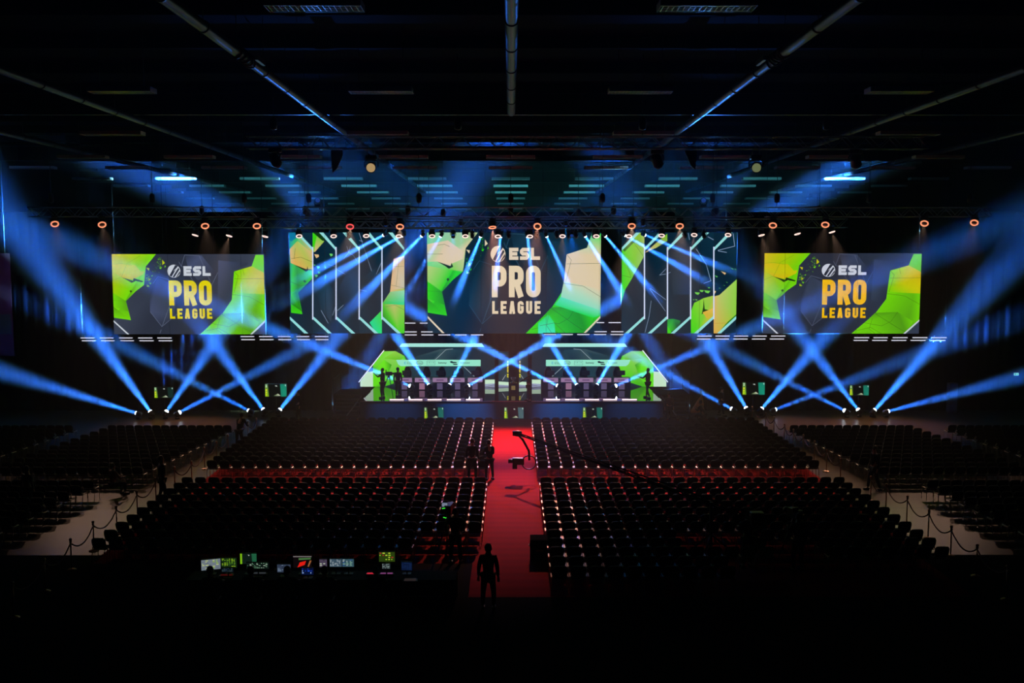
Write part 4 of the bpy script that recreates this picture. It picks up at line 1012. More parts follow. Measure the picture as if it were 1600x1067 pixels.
for k in (0, 1):
    lab = 'left' if k == 0 else 'right'
    proto = None
    for i in range(5):
        g = P(gx[k][i], 585, YD + 0.95)
        if k == 0 and i == 0: G0_ = gaming_chair('gaming_chair', 'x', 'gaming chairs behind the players desks'); o = G0_
        else: o = dup(G0_, (0, 0, 0))
        o.location = (g.x, YD + 1.0, DECK); o['label'] = 'black gaming chair behind the %s players desk, %s seat from the left' % (lab, ORD[i])
        mxp = (hd[k][i][0] + hd[k][i][1]) / 2
        m = P(mxp, 600, YD + 0.25)
        monitor(m.x, YD + 0.35, DECK + 0.76, 'flat monitor seen from behind on the %s desk, %s from the left' % (lab, ORD[i]), 'monitors on the players desks')

# ------------------------------------------------------------------ confidence monitors with the camera feed
def feed_screen(x0, y0, x1, y1, Y, label, group, stand=None, red=False, teal=(20, 95, 85)):
    a = P(x0, y0, Y); c = P(x1, y1, Y)
    t = thing('confidence_monitor', label, 'monitor', ((a.x + c.x) / 2, Y, c.z if stand is None else 0.0), group)
    w = c.x - a.x; h = a.z - c.z; cx = (a.x + c.x) / 2; cz = (a.z + c.z) / 2
    MB().rbox((cx, Y + 0.045, cz), (w + 0.05, 0.07, h + 0.05), 0.02, BLACK).build('housing', t)
    b = MB(); T = lambda u, v, k: Vector((a.x + w * u / 100, Y - 0.002 * k, a.z - h * v / 60)); A = Art(T, b)
    A.poly([(0, 0), (100, 0), (100, 60), (0, 60)], (24, 4, 6) if red else (4, 10, 10))
    A.poly([(0, 0), (14, 0), (17, 60), (0, 60)], [(90, 140, 80), (60, 90, 60), (120, 170, 20), (150, 200, 10)])
    for j, (ya, yb, cc) in enumerate(((3, 8, (200, 220, 200)), (10, 16, (210, 230, 190)), (24, 33, (230, 225, 30)), (36, 44, (225, 225, 20)), (47, 55, (200, 220, 20)))):
        A.poly([(3, ya), (9, ya), (9, yb), (3, yb)], cc)
    A.poly([(70, 0), (100, 0), (100, 60), (74, 60)], [teal, teal, tuple(int(q * 1.15) for q in teal), teal]); A.poly([(93, 3), (98, 2), (97, 12), (94, 9)], (190, 220, 210))
    A.poly([(46, 8), (54, 6), (58, 12), (50, 11)], (190, 200, 190)); A.poly([(38, 56), (52, 50), (60, 46), (70, 54), (74, 57), (40, 58)], [(40, 70, 40), (120, 150, 90), (210, 210, 190), (200, 210, 180), (60, 90, 60), (20, 40, 20)])
    b.build('display', t)
    if stand:
        b = MB(); b.tube([(cx, Y + 0.1, 0.04), (cx, Y + 0.1, cz)], 0.03, BLACK, 8)
        for s in (-1, 1): b.tube([(cx + s * 0.35, Y - 0.25, 0.03), (cx, Y + 0.1, 0.12), (cx + s * 0.35, Y + 0.45, 0.03)], 0.025, BLACK, 6)
        b.build('floor_stand', t)
g1 = 'confidence monitors in the stage front'
feed_screen(663, 636.5, 693, 653.5, YS - 0.065, 'camera feed monitor set in the stage front below the left desk', g1)
feed_screen(788, 636.5, 818, 653.5, YS - 0.065, 'camera feed monitor set in the stage front at the end of the red aisle', g1, red=True, teal=(60, 90, 95))
feed_screen(911, 636.5, 941, 653.5, YS - 0.065, 'camera feed monitor set in the stage front below the right desk', g1)
g2 = 'camera feed monitors on stands beside the stage'
feed_screen(241, 605, 271, 621.5, 58.6, 'camera feed monitor on a stand behind the far left floor lights', g2, True, teal=(12, 40, 36))
feed_screen(414, 600, 448, 619.5, 58.6, 'camera feed monitor on a stand behind the floor lights nearest the stage, left', g2, True, teal=(15, 130, 105))
feed_screen(1160.5, 597.5, 1194.5, 616.5, 58.6, 'camera feed monitor on a stand behind the floor lights nearest the stage, right', g2, True, teal=(15, 130, 105))
feed_screen(1328, 602, 1357, 617.5, 58.6, 'camera feed monitor on a stand behind the far right floor lights', g2, True, teal=(20, 115, 95))

# ------------------------------------------------------------------ banner, exit sign, pale column
a = P(-70, 396, 58.9); c = P(22.5, 556, 58.9)
t = thing('side_banner', 'tall dim purple and plum banner at the far left edge with a teal box', 'banner', ((a.x + c.x) / 2, 58.9, c.z))
b = MB(); BN = mat('purple_banner_cloth', (0.10, 0.035, 0.10), 0.8, noise=0.5, scale=0.6); BT = mat('teal_banner_print', (0.05, 0.13, 0.13), 0.8)
b.box(((a.x + c.x) / 2, 58.9, (a.z + c.z) / 2), (c.x - a.x, 0.02, a.z - c.z), BN); b.build('cloth', t)
a2 = P(-60, 491, 58.85); c2 = P(18, 522, 58.85); MB().box(((a2.x + c2.x) / 2, 58.88, (a2.z + c2.z) / 2), (c2.x - a2.x, 0.008, a2.z - c2.z), BT).build('printed_box', t)
b = MB(); b.tube([(a.x, 58.92, a.z), (c.x, 58.92, a.z)], 0.03, BLACK, 6)
for q in (a.x + 0.3, c.x - 0.3): b.tube([(q, 58.92, a.z), (q, 58.92, CEIL + 2.15)], 0.012, BLACK, 5)
b.build('hanging_bar', t)
spot('banner_light', (-26, 52.5, 11), (-30.5, 58.9, 7.5), 260, (0.9, 0.5, 0.9), 50, 1.0, 0.2)
e = P(1587.5, 584.5, 59.32)
t = thing('exit_sign', 'small glowing pale green exit sign on the dark drape at the far right', 'sign', e)
MB().box(e, (0.34, 0.06, 0.2), BACKM).build('housing', t)
b = MB(); b.box(e + Vector((0, -0.035, 0)), (0.3, 0.01, 0.16), emis('exit_green', lin((150, 240, 200)), 1.0)); 
b.box(e + Vector((-0.07, -0.042, 0.0)), (0.05, 0.006, 0.1), emis('exit_dark', lin((10, 90, 50)), 1.0)); b.box(e + Vector((0.05, -0.042, 0.0)), (0.12, 0.006, 0.03), emis('exit_dark', lin((10, 90, 50)), 1.0)); b.build('face', t)
a = P(1482, 598, 58.6); c = P(1493, 645, 58.6)
t = thing('equipment_cabinet', 'tall narrow grey cabinet standing by the drape at the far right', 'cabinet', ((a.x + c.x) / 2, 58.6, 0))
h = a.z; MB().rbox(((a.x + c.x) / 2, 58.6, h / 2), (c.x - a.x, 0.4, h), 0.02, mat('grey_paint', (0.12, 0.11, 0.13), 0.6)).build('body', t)
MB().box(((a.x + c.x) / 2, 58.39, h / 2), ((c.x - a.x) * 0.8, 0.02, h * 0.9), mat('grey_paint', (0.12, 0.11, 0.13), 0.6)).build('door', t)
# ------------------------------------------------------------------ audience chairs
BARM = mat('pale_link_bar', (0.9, 0.72, 0.62), 0.45)
def chair_parts():
    """stacking chair facing +Y (the stage); origin on the floor under the seat"""
    back = MB(); vs = []; nu, nv = 6, 4
    for side_ in (0, 1):
        for j in range(nv + 1):
            for i in range(nu + 1):
                u = i / nu * 2 - 1; v = j / nv
                w = 0.20 + 0.02 * sin(v * pi) - (0.035 if v == 1 else 0) - (0.02 if v == 0 else 0)
                y = -0.20 - 0.10 * v + 0.035 * u * u; z = 0.50 + 0.36 * v - (0.02 * u * u if v == 1 else 0)
                vs.append((u * w, y - 0.025 * side_, z))
    n = (nu + 1) * (nv + 1); fs = []
    for j in range(nv):
        for i in range(nu):
            a = j * (nu + 1) + i; b = a + 1; c_ = b + nu + 1; d = a + nu + 1
            fs += [(a, b, c_, d), (n + a, n + d, n + c_, n + b)]
    rim = [i for i in range(nu + 1)] + [j * (nu + 1) + nu for j in range(1, nv + 1)] + [nv * (nu + 1) + i for i in range(nu - 1, -1, -1)] + [j * (nu + 1) for j in range(nv - 1, 0, -1)]
    for k in range(len(rim)):
        a = rim[k]; b = rim[(k + 1) % len(rim)]; fs.append((b, a, n + a, n + b))
    back.raw(vs, fs, PLASTIC, True)
    seat = MB(); seat.rbox((0, 0.03, 0.455), (0.42, 0.42, 0.05), 0.07, FABRIC)
    fr = MB()
    for s in (-1, 1):
        x = s * 0.235
        fr.tube([(x, 0.235, 0.0), (x, 0.225, 0.42), (x, 0.20, 0.465), (x, -0.12, 0.465), (x, -0.17, 0.43), (x, -0.25, 0.0)], 0.011, CHROME, 5)
        fr.tube([(x, -0.14, 0.45), (s * 0.2, -0.215, 0.56)], 0.012, CHROME, 5)
    fr.tube([(-0.235, 0.21, 0.43), (0.235, 0.21, 0.43)], 0.009, CHROME, 4)
    fr.tube([(-0.235, -0.14, 0.43), (0.235, -0.14, 0.43)], 0.009, CHROME, 4)
    bar = [MB().rbox((s * 0.236, 0.02, 0.487), (0.04, 0.36, 0.016), 0.012, BARM) for s in (-1, 1)]
    return back, seat, fr, bar
def chair_thing():
    t = thing('audience_chair', 'x', 'chair')
    bk, st, fr, ba = chair_parts()
    ba[0].build('side_bar', t); ba[1].build('side_bar', t); fr.build('frame', t); bk.build('backrest', t); st.build('seat', t)
    return t
D0 = G(301, 758.8, 0.45).y                     # last row of the near block's far edge
ROWP = 0.915; PITCH_X = 0.53
near_rows = [D0 - ROWP * k for k in range(13)]
far0 = G(800, 731.5, 0.45).y
far_rows = [far0 + ROWP * k for k in range(13)]
XA_L, XA_R = -0.93, 1.13
chairs = []                                      # (y, x, block, row, col)
for k, y in enumerate(near_rows):
    for s in (-1, 1):
        for cidx in range(23):
            x = (XA_L - PITCH_X * (cidx + 0.5)) if s < 0 else (XA_R + PITCH_X * (cidx + 0.5))
            if s < 0 and (k > 9): continue
            if s > 0 and k > 10 and x > 6.2: continue
            chairs.append((y, x, s, k, cidx, 'near'))
for k, y in enumerate(far_rows):
    for s in (-1, 1):
        for cidx in range(23):
            x = (XA_L - PITCH_X * (cidx + 0.5)) if s < 0 else (XA_R + PITCH_X * (cidx + 0.5))
            chairs.append((y, x, s, k, cidx, 'far'))
blocked = [G(1110, 868, 0), G(1240, 880), G(702, 868)]
chairs = [c for c in chairs if not any((abs(c[1] - b.x) < 0.85 and -0.6 < c[0] - b.y + 0.35 < 0.9) for b in blocked)]
def _near(c, q): return abs(c[1] - q[0]) < 0.45 and abs(c[0] - q[1]) < 0.5
chairs.sort(key=lambda c: (round(c[0], 2), abs(c[1])))
single, rest = chairs[:300], chairs[300:]
proto_chair = chair_thing()
for i, (y, x, s, k, cidx, blk) in enumerate(single):
    lab = 'black chair, %s row behind the cross aisle, %s seat %s of the red aisle' % (ORD[k], ORD[cidx], 'left' if s < 0 else 'right')
    gp = 'black audience chairs in the near middle blocks'
    if i == 0: proto_chair.location = (x, y, 0.012); proto_chair['label'] = lab; proto_chair['group'] = gp
    else: dup(proto_chair, (x, y, 0.012), 0, lab, gp)
# side blocks: chairs linked closer together
side_rest = []
for s in (-1, 1):
    for k in range(12):
        y = 49.6 - 0.9 * k; sh = 0.085 * (49.6 - y)
        for cidx in range(14): side_rest.append((s * (14.75 + sh + 0.46 * cidx), y))
        for cidx in range(18): side_rest.append((s * (23.0 + sh * 0.9 + 0.46 * cidx), y))
    for k in range(11):
        y = 37.3 - 0.9 * k
        for cidx in range(20): side_rest.append((s * (16.6 + 0.08 * k * 0.9 + 0.46 * cidx), y))
bk, st, fr, (ba, bb) = chair_parts()
allv = np.array(bk.v + st.v + fr.v + ba.v + bb.v, dtype=np.float64)
faces = []; mi = []; off = 0
for q, (m, o) in enumerate(((bk, 0), (st, len(bk.v)), (fr, len(bk.v) + len(st.v)), (ba, len(bk.v) + len(st.v) + len(fr.v)), (bb, len(bk.v) + len(st.v) + len(fr.v) + len(ba.v)))):
    for f in m.f: faces.append([o + j for j in f]); mi.append(q)
pos = [(x, y, 0.012) for (y, x, *_r) in rest] + [(x, y, 0.0) for x, y in side_rest]
NV = len(allv); NP = len(pos)
V = (allv[None, :, :] + np.array(pos)[:, None, :]).reshape(-1, 3)
lt = np.array([len(f) for f in faces]); li = np.concatenate([np.array(f) for f in faces])
LI = (li[None, :] + (np.arange(NP) * NV)[:, None]).reshape(-1)
LT = np.tile(lt, NP); LS = np.concatenate([[0], np.cumsum(LT)[:-1]])
me = bpy.data.meshes.new('distant_audience_chairs')
me.vertices.add(len(V)); me.vertices.foreach_set('co', V.astype(np.float32).ravel())
me.loops.add(len(LI)); me.loops.foreach_set('vertex_index', LI.astype(np.int32))
me.polygons.add(len(LT)); me.polygons.foreach_set('loop_start', LS.astype(np.int32)); me.polygons.foreach_set('loop_total', LT.astype(np.int32))
for m in (PLASTIC, FABRIC, CHROME, BARM, BARM): me.materials.append(m)
me.polygons.foreach_set('material_index', np.tile(np.array(mi, dtype=np.int32), NP))
me.update(calc_edges=True)
o = bpy.data.objects.new('distant_audience_chairs', me); COL.objects.link(o)
tag(o, 'remaining rows of black audience chairs with chrome frames in the far and side blocks', 'chairs', 'distant audience seating', 'stuff')

# ------------------------------------------------------------------ rope barriers along the side aisles
BRASS = mat('stanchion_metal', (0.45, 0.25, 0.16), 0.35, 0.85); ROPE = mat('dark_red_rope', (0.06, 0.008, 0.012), 0.85, bump=0.3, scale=60)
def stanchion():
    t = thing('rope_stanchion', 'x', 'stanchion')
    MB().lathe((0, 0, 0), (0, 0, 1), [(0.16, 0), (0.16, 0.015), (0.12, 0.04), (0.03, 0.07)], BRASS, 16).build('base', t)
    po = MB().lathe((0, 0, 0.05), (0, 0, 1), [(0.022, 0), (0.022, 0.85)], BRASS, 10).build('post', t)
    MB().lathe((0, 0, 0.9), (0, 0, 1), [(0.035, -0.03), (0.045, 0), (0.03, 0.02), (0.05, 0.06), (0.04, 0.1), (0.01, 0.115)], BRASS, 12).build('finial', po)
    return t
ST = stanchion(); st_first = True
def rope(a, c, label, group):
    a = Vector(a) + Vector((0, 0, 0.86)); c = Vector(c) + Vector((0, 0, 0.86)); pts = []
    for i in range(11):
        u = i / 10; p = a.lerp(c, u); p.z -= 0.32 * (1 - (2 * u - 1) ** 2); pts.append(p)
    tag(MB().tube(pts, 0.022, ROPE, 6).build('barrier_rope'), label, 'rope', group)
def barrier(pxs, s, gaps, lab):
    global st_first
    P_ = [G(x, y, 0) for x, y in pxs]
    for i, p in enumerate(P_):
        l = 'metal rope post along the %s side aisle, %s from the stage end' % (lab, ORD[i])
        if st_first: ST.location = p; ST['label'] = l; ST['group'] = 'rope posts along the side aisles'; st_first = False
        else: dup(ST, p, 0, l, 'rope posts along the side aisles')
        if i and i not in gaps: rope(P_[i - 1], p, 'dark sagging rope of the %s side barrier, %s from the stage end' % (lab, ORD[i - 1]), 'ropes of the side barriers')
lp = [(401, 682), (388, 687.5), (357, 711), (339, 722.5), (320, 733), (300, 757), (273.5, 766.5), (244, 786), (215, 808.5), (183, 834.5), (147, 861), (112, 891), (71, 925), (22, 966)]
barrier(lp, -1, (2, 7), 'left')
rp = [(1196, 672.5), (1209, 680), (1225, 692), (1239, 701), (1254.5, 710.5), (1272, 721), (1291, 737), (1313, 752), (1360, 783), (1384, 796), (1416.5, 817), (1450, 841), (1485, 869), (1525, 901), (1572, 938)]
barrier(rp, 1, (8,), 'right')
# two posts with a hanging rope by the floor lights on the right
pp = [G(1175, 662, 0), G(1183, 663, 0)]
dup(ST, pp[0], 0, 'rope post standing among the right floor lights near the stage', 'rope posts by the floor lights')
rope(pp[0] , G(1196, 672.5, 0), 'short dark rope hanging by the right floor lights near the stage', 'ropes of the side barriers')

# ------------------------------------------------------------------ people
SKIN = mat('skin', (0.42, 0.25, 0.18), 0.6); HAIR = mat('dark_hair', (0.02, 0.014, 0.01), 0.7); CLB = mat('black_clothes', (0.01, 0.01, 0.012), 0.9, spec=0.1, bump=0.2, scale=40)
CLG = mat('grey_clothes', (0.16, 0.17, 0.19), 0.9, bump=0.2, scale=40); JEAN = mat('dark_denim', (0.02, 0.03, 0.06), 0.9, bump=0.2, scale=60); SHOE = mat('black_shoes', (0.01, 0.01, 0.01), 0.6)
def skinned(name, nodes, edges, m, parent, root=0, sub=1):
    """continuous surface grown over a skeleton; nodes: (point, radius)"""
    me = bpy.data.meshes.new(name); bm = bmesh.new(); lay = bm.verts.layers.skin.verify()
    vs = []
    for i, (p, r) in enumerate(nodes):
        v = bm.verts.new(p); v[lay].radius = (r, r) if not isinstance(r, tuple) else r; v[lay].use_root = (i == root); vs.append(v)
    for a, c in edges: bm.edges.new((vs[a], vs[c]))
    bm.to_mesh(me); bm.free(); me.materials.append(m)
    o = bpy.data.objects.new(name, me); COL.objects.link(o); o.parent = parent
    k = o.modifiers.new('Skin', 'SKIN'); k.use_smooth_shade = True
    if sub: o.modifiers.new('Subdivision', 'SUBSURF').levels = sub; o.modifiers['Subdivision'].render_levels = sub
    return o
def person(pos, face, label, pose='stand', h=1.77, top=CLB, legs=CLB, group=None, hands=None, sit=False, lean=0.0, step=0.0):
    """face: heading in degrees, 0 looks at the stage (+Y). hands: two targets in body space or None"""
    t = thing('person', label, 'person', pos, group, radians(-face))
    k = h / 1.77
    hipz = 0.93 * k if not sit else 0.52
    hip = Vector((0, 0, hipz)); chest = hip + Vector((0, lean * 0.35, 0.38 * k)); neck = hip + Vector((0, lean * 0.55, 0.56 * k)); head = neck + Vector((0, lean * 0.1 + 0.02, 0.16 * k))
    N = []; E = []
    def add(p, r, par=None):
        N.append((Vector(p), r)); i = len(N) - 1
        if par is not None: E.append((par, i))
        return i
    i_h = add(hip, 0.135 * k); i_w = add(hip.lerp(chest, 0.5), 0.125 * k, i_h); i_c = add(chest, 0.15 * k, i_w); i_n = add(neck, 0.06 * k, i_c)
    i_hd = add(head - Vector((0, -0.01, 0.03)), 0.075 * k, i_n); i_tp = add(head + Vector((0, 0, 0.08 * k)), 0.075 * k, i_hd)
    arms = []; feet = []
    for s in (-1, 1):
        sh = neck + Vector((s * 0.19 * k, 0, -0.07 * k)); hd_ = hands[0 if s < 0 else 1] if hands else None
        if hd_ is None: el = sh + Vector((s * 0.06, -0.03, -0.29 * k)); wr = el + Vector((s * 0.01, 0.06, -0.25 * k))
        else:
            wr = Vector(hd_); L = 0.54 * k; dd = wr - sh
            if dd.length > L: wr = sh + dd.normalized() * L; dd = wr - sh
            mid = sh + dd * 0.52; bend = sqrt(max(0, (L * 0.5) ** 2 - (dd.length / 2) ** 2)); el = mid + Vector((s * 0.5, -0.2, -0.85)).normalized() * bend
        a = add(sh, 0.062 * k, i_c); b_ = add(sh.lerp(el, 0.55), 0.05 * k, a); c_ = add(el, 0.042 * k, b_); d_ = add(wr, 0.028 * k, c_)
        fw = (wr - el).normalized(); pl = add(wr + fw * 0.06, 0.034, d_)
        u = Vector((0, 0, 1)).cross(fw); u = u.normalized() if u.length > 0.1 else Vector((1, 0, 0))
        for q, ln in ((-0.03, 0.065), (-0.01, 0.08), (0.01, 0.075), (0.03, 0.055)):
            f1 = add(wr + fw * 0.1 + u * q, 0.009, pl); f2 = add(wr + fw * (0.1 + ln * 0.6) + u * q + Vector((0, 0, -0.012)), 0.008, f1)
        add(wr + fw * 0.075 - u * s * 0.045, 0.009, pl)
        arms.append((sh, el, wr))
        hj = hip + Vector((s * 0.095 * k, 0, -0.05 * k))
        if sit: kn = hj + Vector((s * 0.05, 0.42, 0.02)); an = Vector((kn.x, kn.y - 0.02, 0.09))
        else: kn = hj + Vector((s * 0.05, 0.04 + s * step * 0.4, -0.42 * k)); an = Vector((s * 0.15, -0.02 + s * step, 0.09))
        a = add(hj, 0.09 * k, i_h); b_ = add(kn, 0.058 * k, a); c_ = add(an, 0.04, b_); add(an + Vector((s * 0.02, 0.15, -0.045)), 0.035, c_)
        feet.append((hj, kn, an))
    skinned('body', N, E, SKIN, t, 0, 1)
    # clothes a little outside the body
    N2 = [(hip + Vector((0, 0, -0.02)), 0.155 * k), (hip.lerp(chest, 0.5), 0.148 * k), (chest, 0.175 * k), (neck - Vector((0, 0, 0.04)), 0.085 * k)]; E2 = [(0, 1), (1, 2), (2, 3)]
    for (sh, el, wr) in arms:
        i = len(N2); N2 += [(sh, 0.085 * k), (sh.lerp(el, 0.5), 0.066 * k), (el, 0.056 * k), (el.lerp(wr, 0.92), 0.042 * k)]; E2 += [(2, i), (i, i + 1), (i + 1, i + 2), (i + 2, i + 3)]
    skinned('jacket', N2, E2, top, t, 0, 1)
    N3 = [(hip + Vector((0, 0, 0.03)), 0.15 * k)]; E3 = []
    for (hj, kn, an) in feet:
        i = len(N3); N3 += [(hj, 0.108 * k), (kn, 0.074 * k), (kn.lerp(an, 0.95), 0.058 * k)]; E3 += [(0, i), (i, i + 1), (i + 1, i + 2)]
    skinned('trousers', N3, E3, legs, t, 0, 1)
    b = MB(); b.lathe(head + Vector((0, -0.02, -0.04)), Vector((0, -0.15, 1)), [(0.088 * k, 0), (0.1 * k, 0.05), (0.098 * k, 0.1), (0.075 * k, 0.16), (0.03, 0.19)], HAIR, 14); b.build('hair', t, True)
    b = MB()
    for s in (-1, 1):     # eyes, nose, ears, mouth in one facial mesh
        b.lathe(head + Vector((s * 0.03, 0.078 * k, 0.0)), (0, 1, 0), [(0.012, 0), (0.008, 0.008)], HAIR, 8); b.lathe(head + Vector((s * 0.082 * k, 0.0, -0.01)), (s, 0, 0), [(0.03, -0.01), (0.026, 0.012)], SKIN, 8)
    b.tube([head + Vector((0, 0.08 * k, 0.0)), head + Vector((0, 0.1 * k, -0.04))], [0.008, 0.014], SKIN, 6); b.box(head + Vector((0, 0.082 * k, -0.062)), (0.045, 0.01, 0.01), mat('lips', (0.3, 0.1, 0.1), 0.6)); b.build('face_features', t, True)
    for (hj, kn, an) in feet:
        b = MB(); b.rbox(an + Vector((0, 0.06, -0.045)), (0.1, 0.28, 0.09), 0.04, SHOE); b.build('shoe', t, True)
    return t
def tripod_camera(pos, face, label, zc=1.45, group=None, screen=None, big=1.0):
    t = thing('tripod_video_camera', label, 'video camera', pos, group, radians(-face))
    b = MB()
    b.rbox((0, 0, zc), (0.16 * big, 0.42 * big, 0.22 * big), 0.03, BLACK); b.build('camera_body', t, True)
    MB().lathe((0, 0.2 * big, zc), (0, 1, 0), [(0.055 * big, 0), (0.06 * big, 0.14), (0.075 * big, 0.15), (0.075 * big, 0.24)], BLACK, 14).build('lens', t, True)
    b = MB(); b.rbox((-0.1, -0.16, zc + 0.16), (0.2, 0.05, 0.14), 0.01, BLACK); 
    b.build('viewfinder', t, True)
    if screen: MB().box((-0.1, -0.19, zc + 0.16), (0.18, 0.006, 0.12), screen).build('viewfinder_screen', t, True)
    for a in range(3):
        ca, sa = cos(a * 2.094 + 0.5), sin(a * 2.094 + 0.5)
        b = MB(); b.tube([(0.05 * ca, 0.05 * sa, zc - 0.2), (0.5 * ca, 0.5 * sa, 0.02)], [0.028, 0.018], BLACK, 6); b.build('tripod_leg', t, True)
    b = MB(); b.lathe((0, 0, zc - 0.24), (0, 0, 1), [(0.07, 0), (0.08, 0.06), (0.05, 0.13)], BLACK, 10); b.build('fluid_head', t, True)
    b = MB(); b.tube([(0.05, -0.05, zc - 0.14), (0.22, -0.5, zc - 0.28)], 0.012, BLACK, 6); b.build('pan_handle', t, True)
    return t
f = lambda px, py, z=0.0: G(px, py, z)
p = f(598, 622, DECK); person(p, -75, 'black-clad person behind a shoulder camera on the green-lit left end of the deck', hands=[(-0.12, 0.42, 1.45), (0.18, 0.35, 1.4)], h=1.8)
tripod_camera(f(601, 623, DECK) + Vector((0.25, 0.1, 0)), 80, 'video camera on tripod by the black-clad operator at the left end of the deck', 1.5, None)
p = f(622, 619, DECK); person(p, 150, 'person in dark clothes standing beside the left players desk on the deck', h=1.75, step=0.12)
p = f(1012, 622, DECK); person(p, -60, 'person in black walking on the green-lit right end of the deck, arms out', hands=[(-0.35, 0.4, 1.3), (0.3, 0.25, 1.1)], h=1.8, step=0.16)
p = f(826, 627, DECK); person(p, -80, 'person in black beside the doorway of the stage, reaching out an arm', hands=[(-0.2, 0.5, 1.15), None], h=1.8, step=0.1)
p = f(467, 658); person(p, -120, 'person in dark clothes standing on the red carpet at the left end of the stage', h=1.82, step=0.1)
p = f(1045, 659); person(p, 170, 'person in a dark jacket standing at the right end of the stage', h=1.72, top=mat('brown_jacket', (0.10, 0.05, 0.05), 0.9))
p = f(1127, 650); person(p, 120, 'person in black walking on the carpet right of the stage', h=1.75, step=0.22)
ORJ = mat('pale_orange_cloth', (0.75, 0.35, 0.15), 0.8, bump=0.2, scale=30)
p = f(1099, 662); person(p, -60, 'person in black crouching over the orange bag on the carpet right of the stage', h=1.7, sit=True, lean=0.3, hands=[(-0.15, 0.45, 0.9), (0.15, 0.45, 0.9)])
t = thing('equipment_bag', 'pale orange cloth draped over a small stand right of the stage', 'bag', P(1094, 648, 56.4).xy.to_3d())
q = P(1094, 630, 56.4); b = MB()
ring = [(-0.42, 0.0), (-0.28, -0.26), (0.0, -0.32), (0.33, -0.2), (0.36, 0.0), (0.26, 0.2), (0, 0.3), (-0.3, 0.22)]
vs = []
for (zz, kk, dx) in ((-0.52, 0.95, -0.15), (-0.4, 1.0, -0.15), (-0.1, 0.75, -0.05), (0.25, 0.4, 0.02), (0.45, 0.15, 0.05)): vs += [(q.x + dx + x * kk, q.y + y * kk * 0.7, q.z + zz + 0.12 * x) for x, y in ring]
fs = [(l * 8 + i, l * 8 + (i + 1) % 8, l * 8 + 8 + (i + 1) % 8, l * 8 + 8 + i) for l in range(4) for i in range(8)] + [tuple(range(7, -1, -1)), tuple(32 + i for i in range(8))]
b.raw(vs, fs, ORJ, True); b.build('cloth', t)
b = MB(); b.tube([(q.x + 0.03, q.y, 0.02), (q.x + 0.05, q.y, q.z + 0.75)], 0.02, ALU, 6)
for s in (-1, 1): b.tube([(q.x + s * 0.4, q.y + 0.2, 0.02), (q.x + 0.03, q.y, 0.4)], 0.018, BLACK, 6)
b.build('stand', t)
p = f(738, 750); person(p, 10, 'person in dark clothes in the cross aisle with a headset, left of the red aisle', h=1.8, lean=0.05)
p = f(765, 750); person(p, -20, 'person in black bending by the corner of the cross aisle and the red aisle', h=1.72, lean=0.18, hands=[(-0.1, 0.4, 1.1), (0.15, 0.4, 1.1)])
p = f(254, 785); person(p, 60, 'broad person in black standing in the left side aisle between rope posts', h=1.85, step=0.1)
p = f(374, 701); person(p, 15, 'person in black bending forward in the far part of the left side aisle', h=1.75, lean=0.45, hands=[(-0.1, 0.6, 1.0), (0.15, 0.6, 1.05)])
p = f(1365, 766); person(p, -100, 'person in dark jeans standing in the right side aisle between rope posts', h=1.85, legs=JEAN, step=0.2)
p = f(45, 800); person(p, 20, 'person in a grey top standing among the left side chairs', h=1.75, top=CLG)
p = f(178, 775); person(p, 40, 'person seated at the end of the left side chairs with bare arms', sit=True, h=1.7, top=mat('rust_top', (0.12, 0.05, 0.04), 0.9), hands=[(-0.15, 0.35, 0.75), (0.15, 0.35, 0.75)])
p = f(763, 952); person(p, 5, 'person in black standing at the near edge of the red aisle by the control desk', h=1.82)

# cable guards, monitor wedge on the aisle
p = f(843, 872); t = thing('flight_case', 'black wedge-shaped floor case at the right edge of the red aisle', 'case', p)
b = MB(); b.raw([(p.x - 0.3, p.y - 0.25, 0.012), (p.x + 0.3, p.y - 0.25, 0.012), (p.x + 0.3, p.y + 0.3, 0.012), (p.x - 0.3, p.y + 0.3, 0.012), (p.x - 0.3, p.y - 0.1, 0.62), (p.x + 0.3, p.y - 0.1, 0.62), (p.x + 0.3, p.y + 0.3, 0.68), (p.x - 0.3, p.y + 0.3, 0.68)],
    [(0, 3, 2, 1), (4, 5, 6, 7), (0, 1, 5, 4), (1, 2, 6, 5), (2, 3, 7, 6), (3, 0, 4, 7)], MATTE); b.build('body', t)
MB().box((p.x, p.y - 0.2, 0.3), (0.22, 0.02, 0.06), mat('label_plate', (0.3, 0.25, 0.25), 0.6)).build('name_plate', t)
for s in (-1, 1): MB().tube([(p.x + s * 0.31, p.y - 0.02, 0.4), (p.x + s * 0.34, p.y, 0.42), (p.x + s * 0.34, p.y + 0.14, 0.42), (p.x + s * 0.31, p.y + 0.16, 0.4)], 0.012, ALU, 6).build('handle', t)

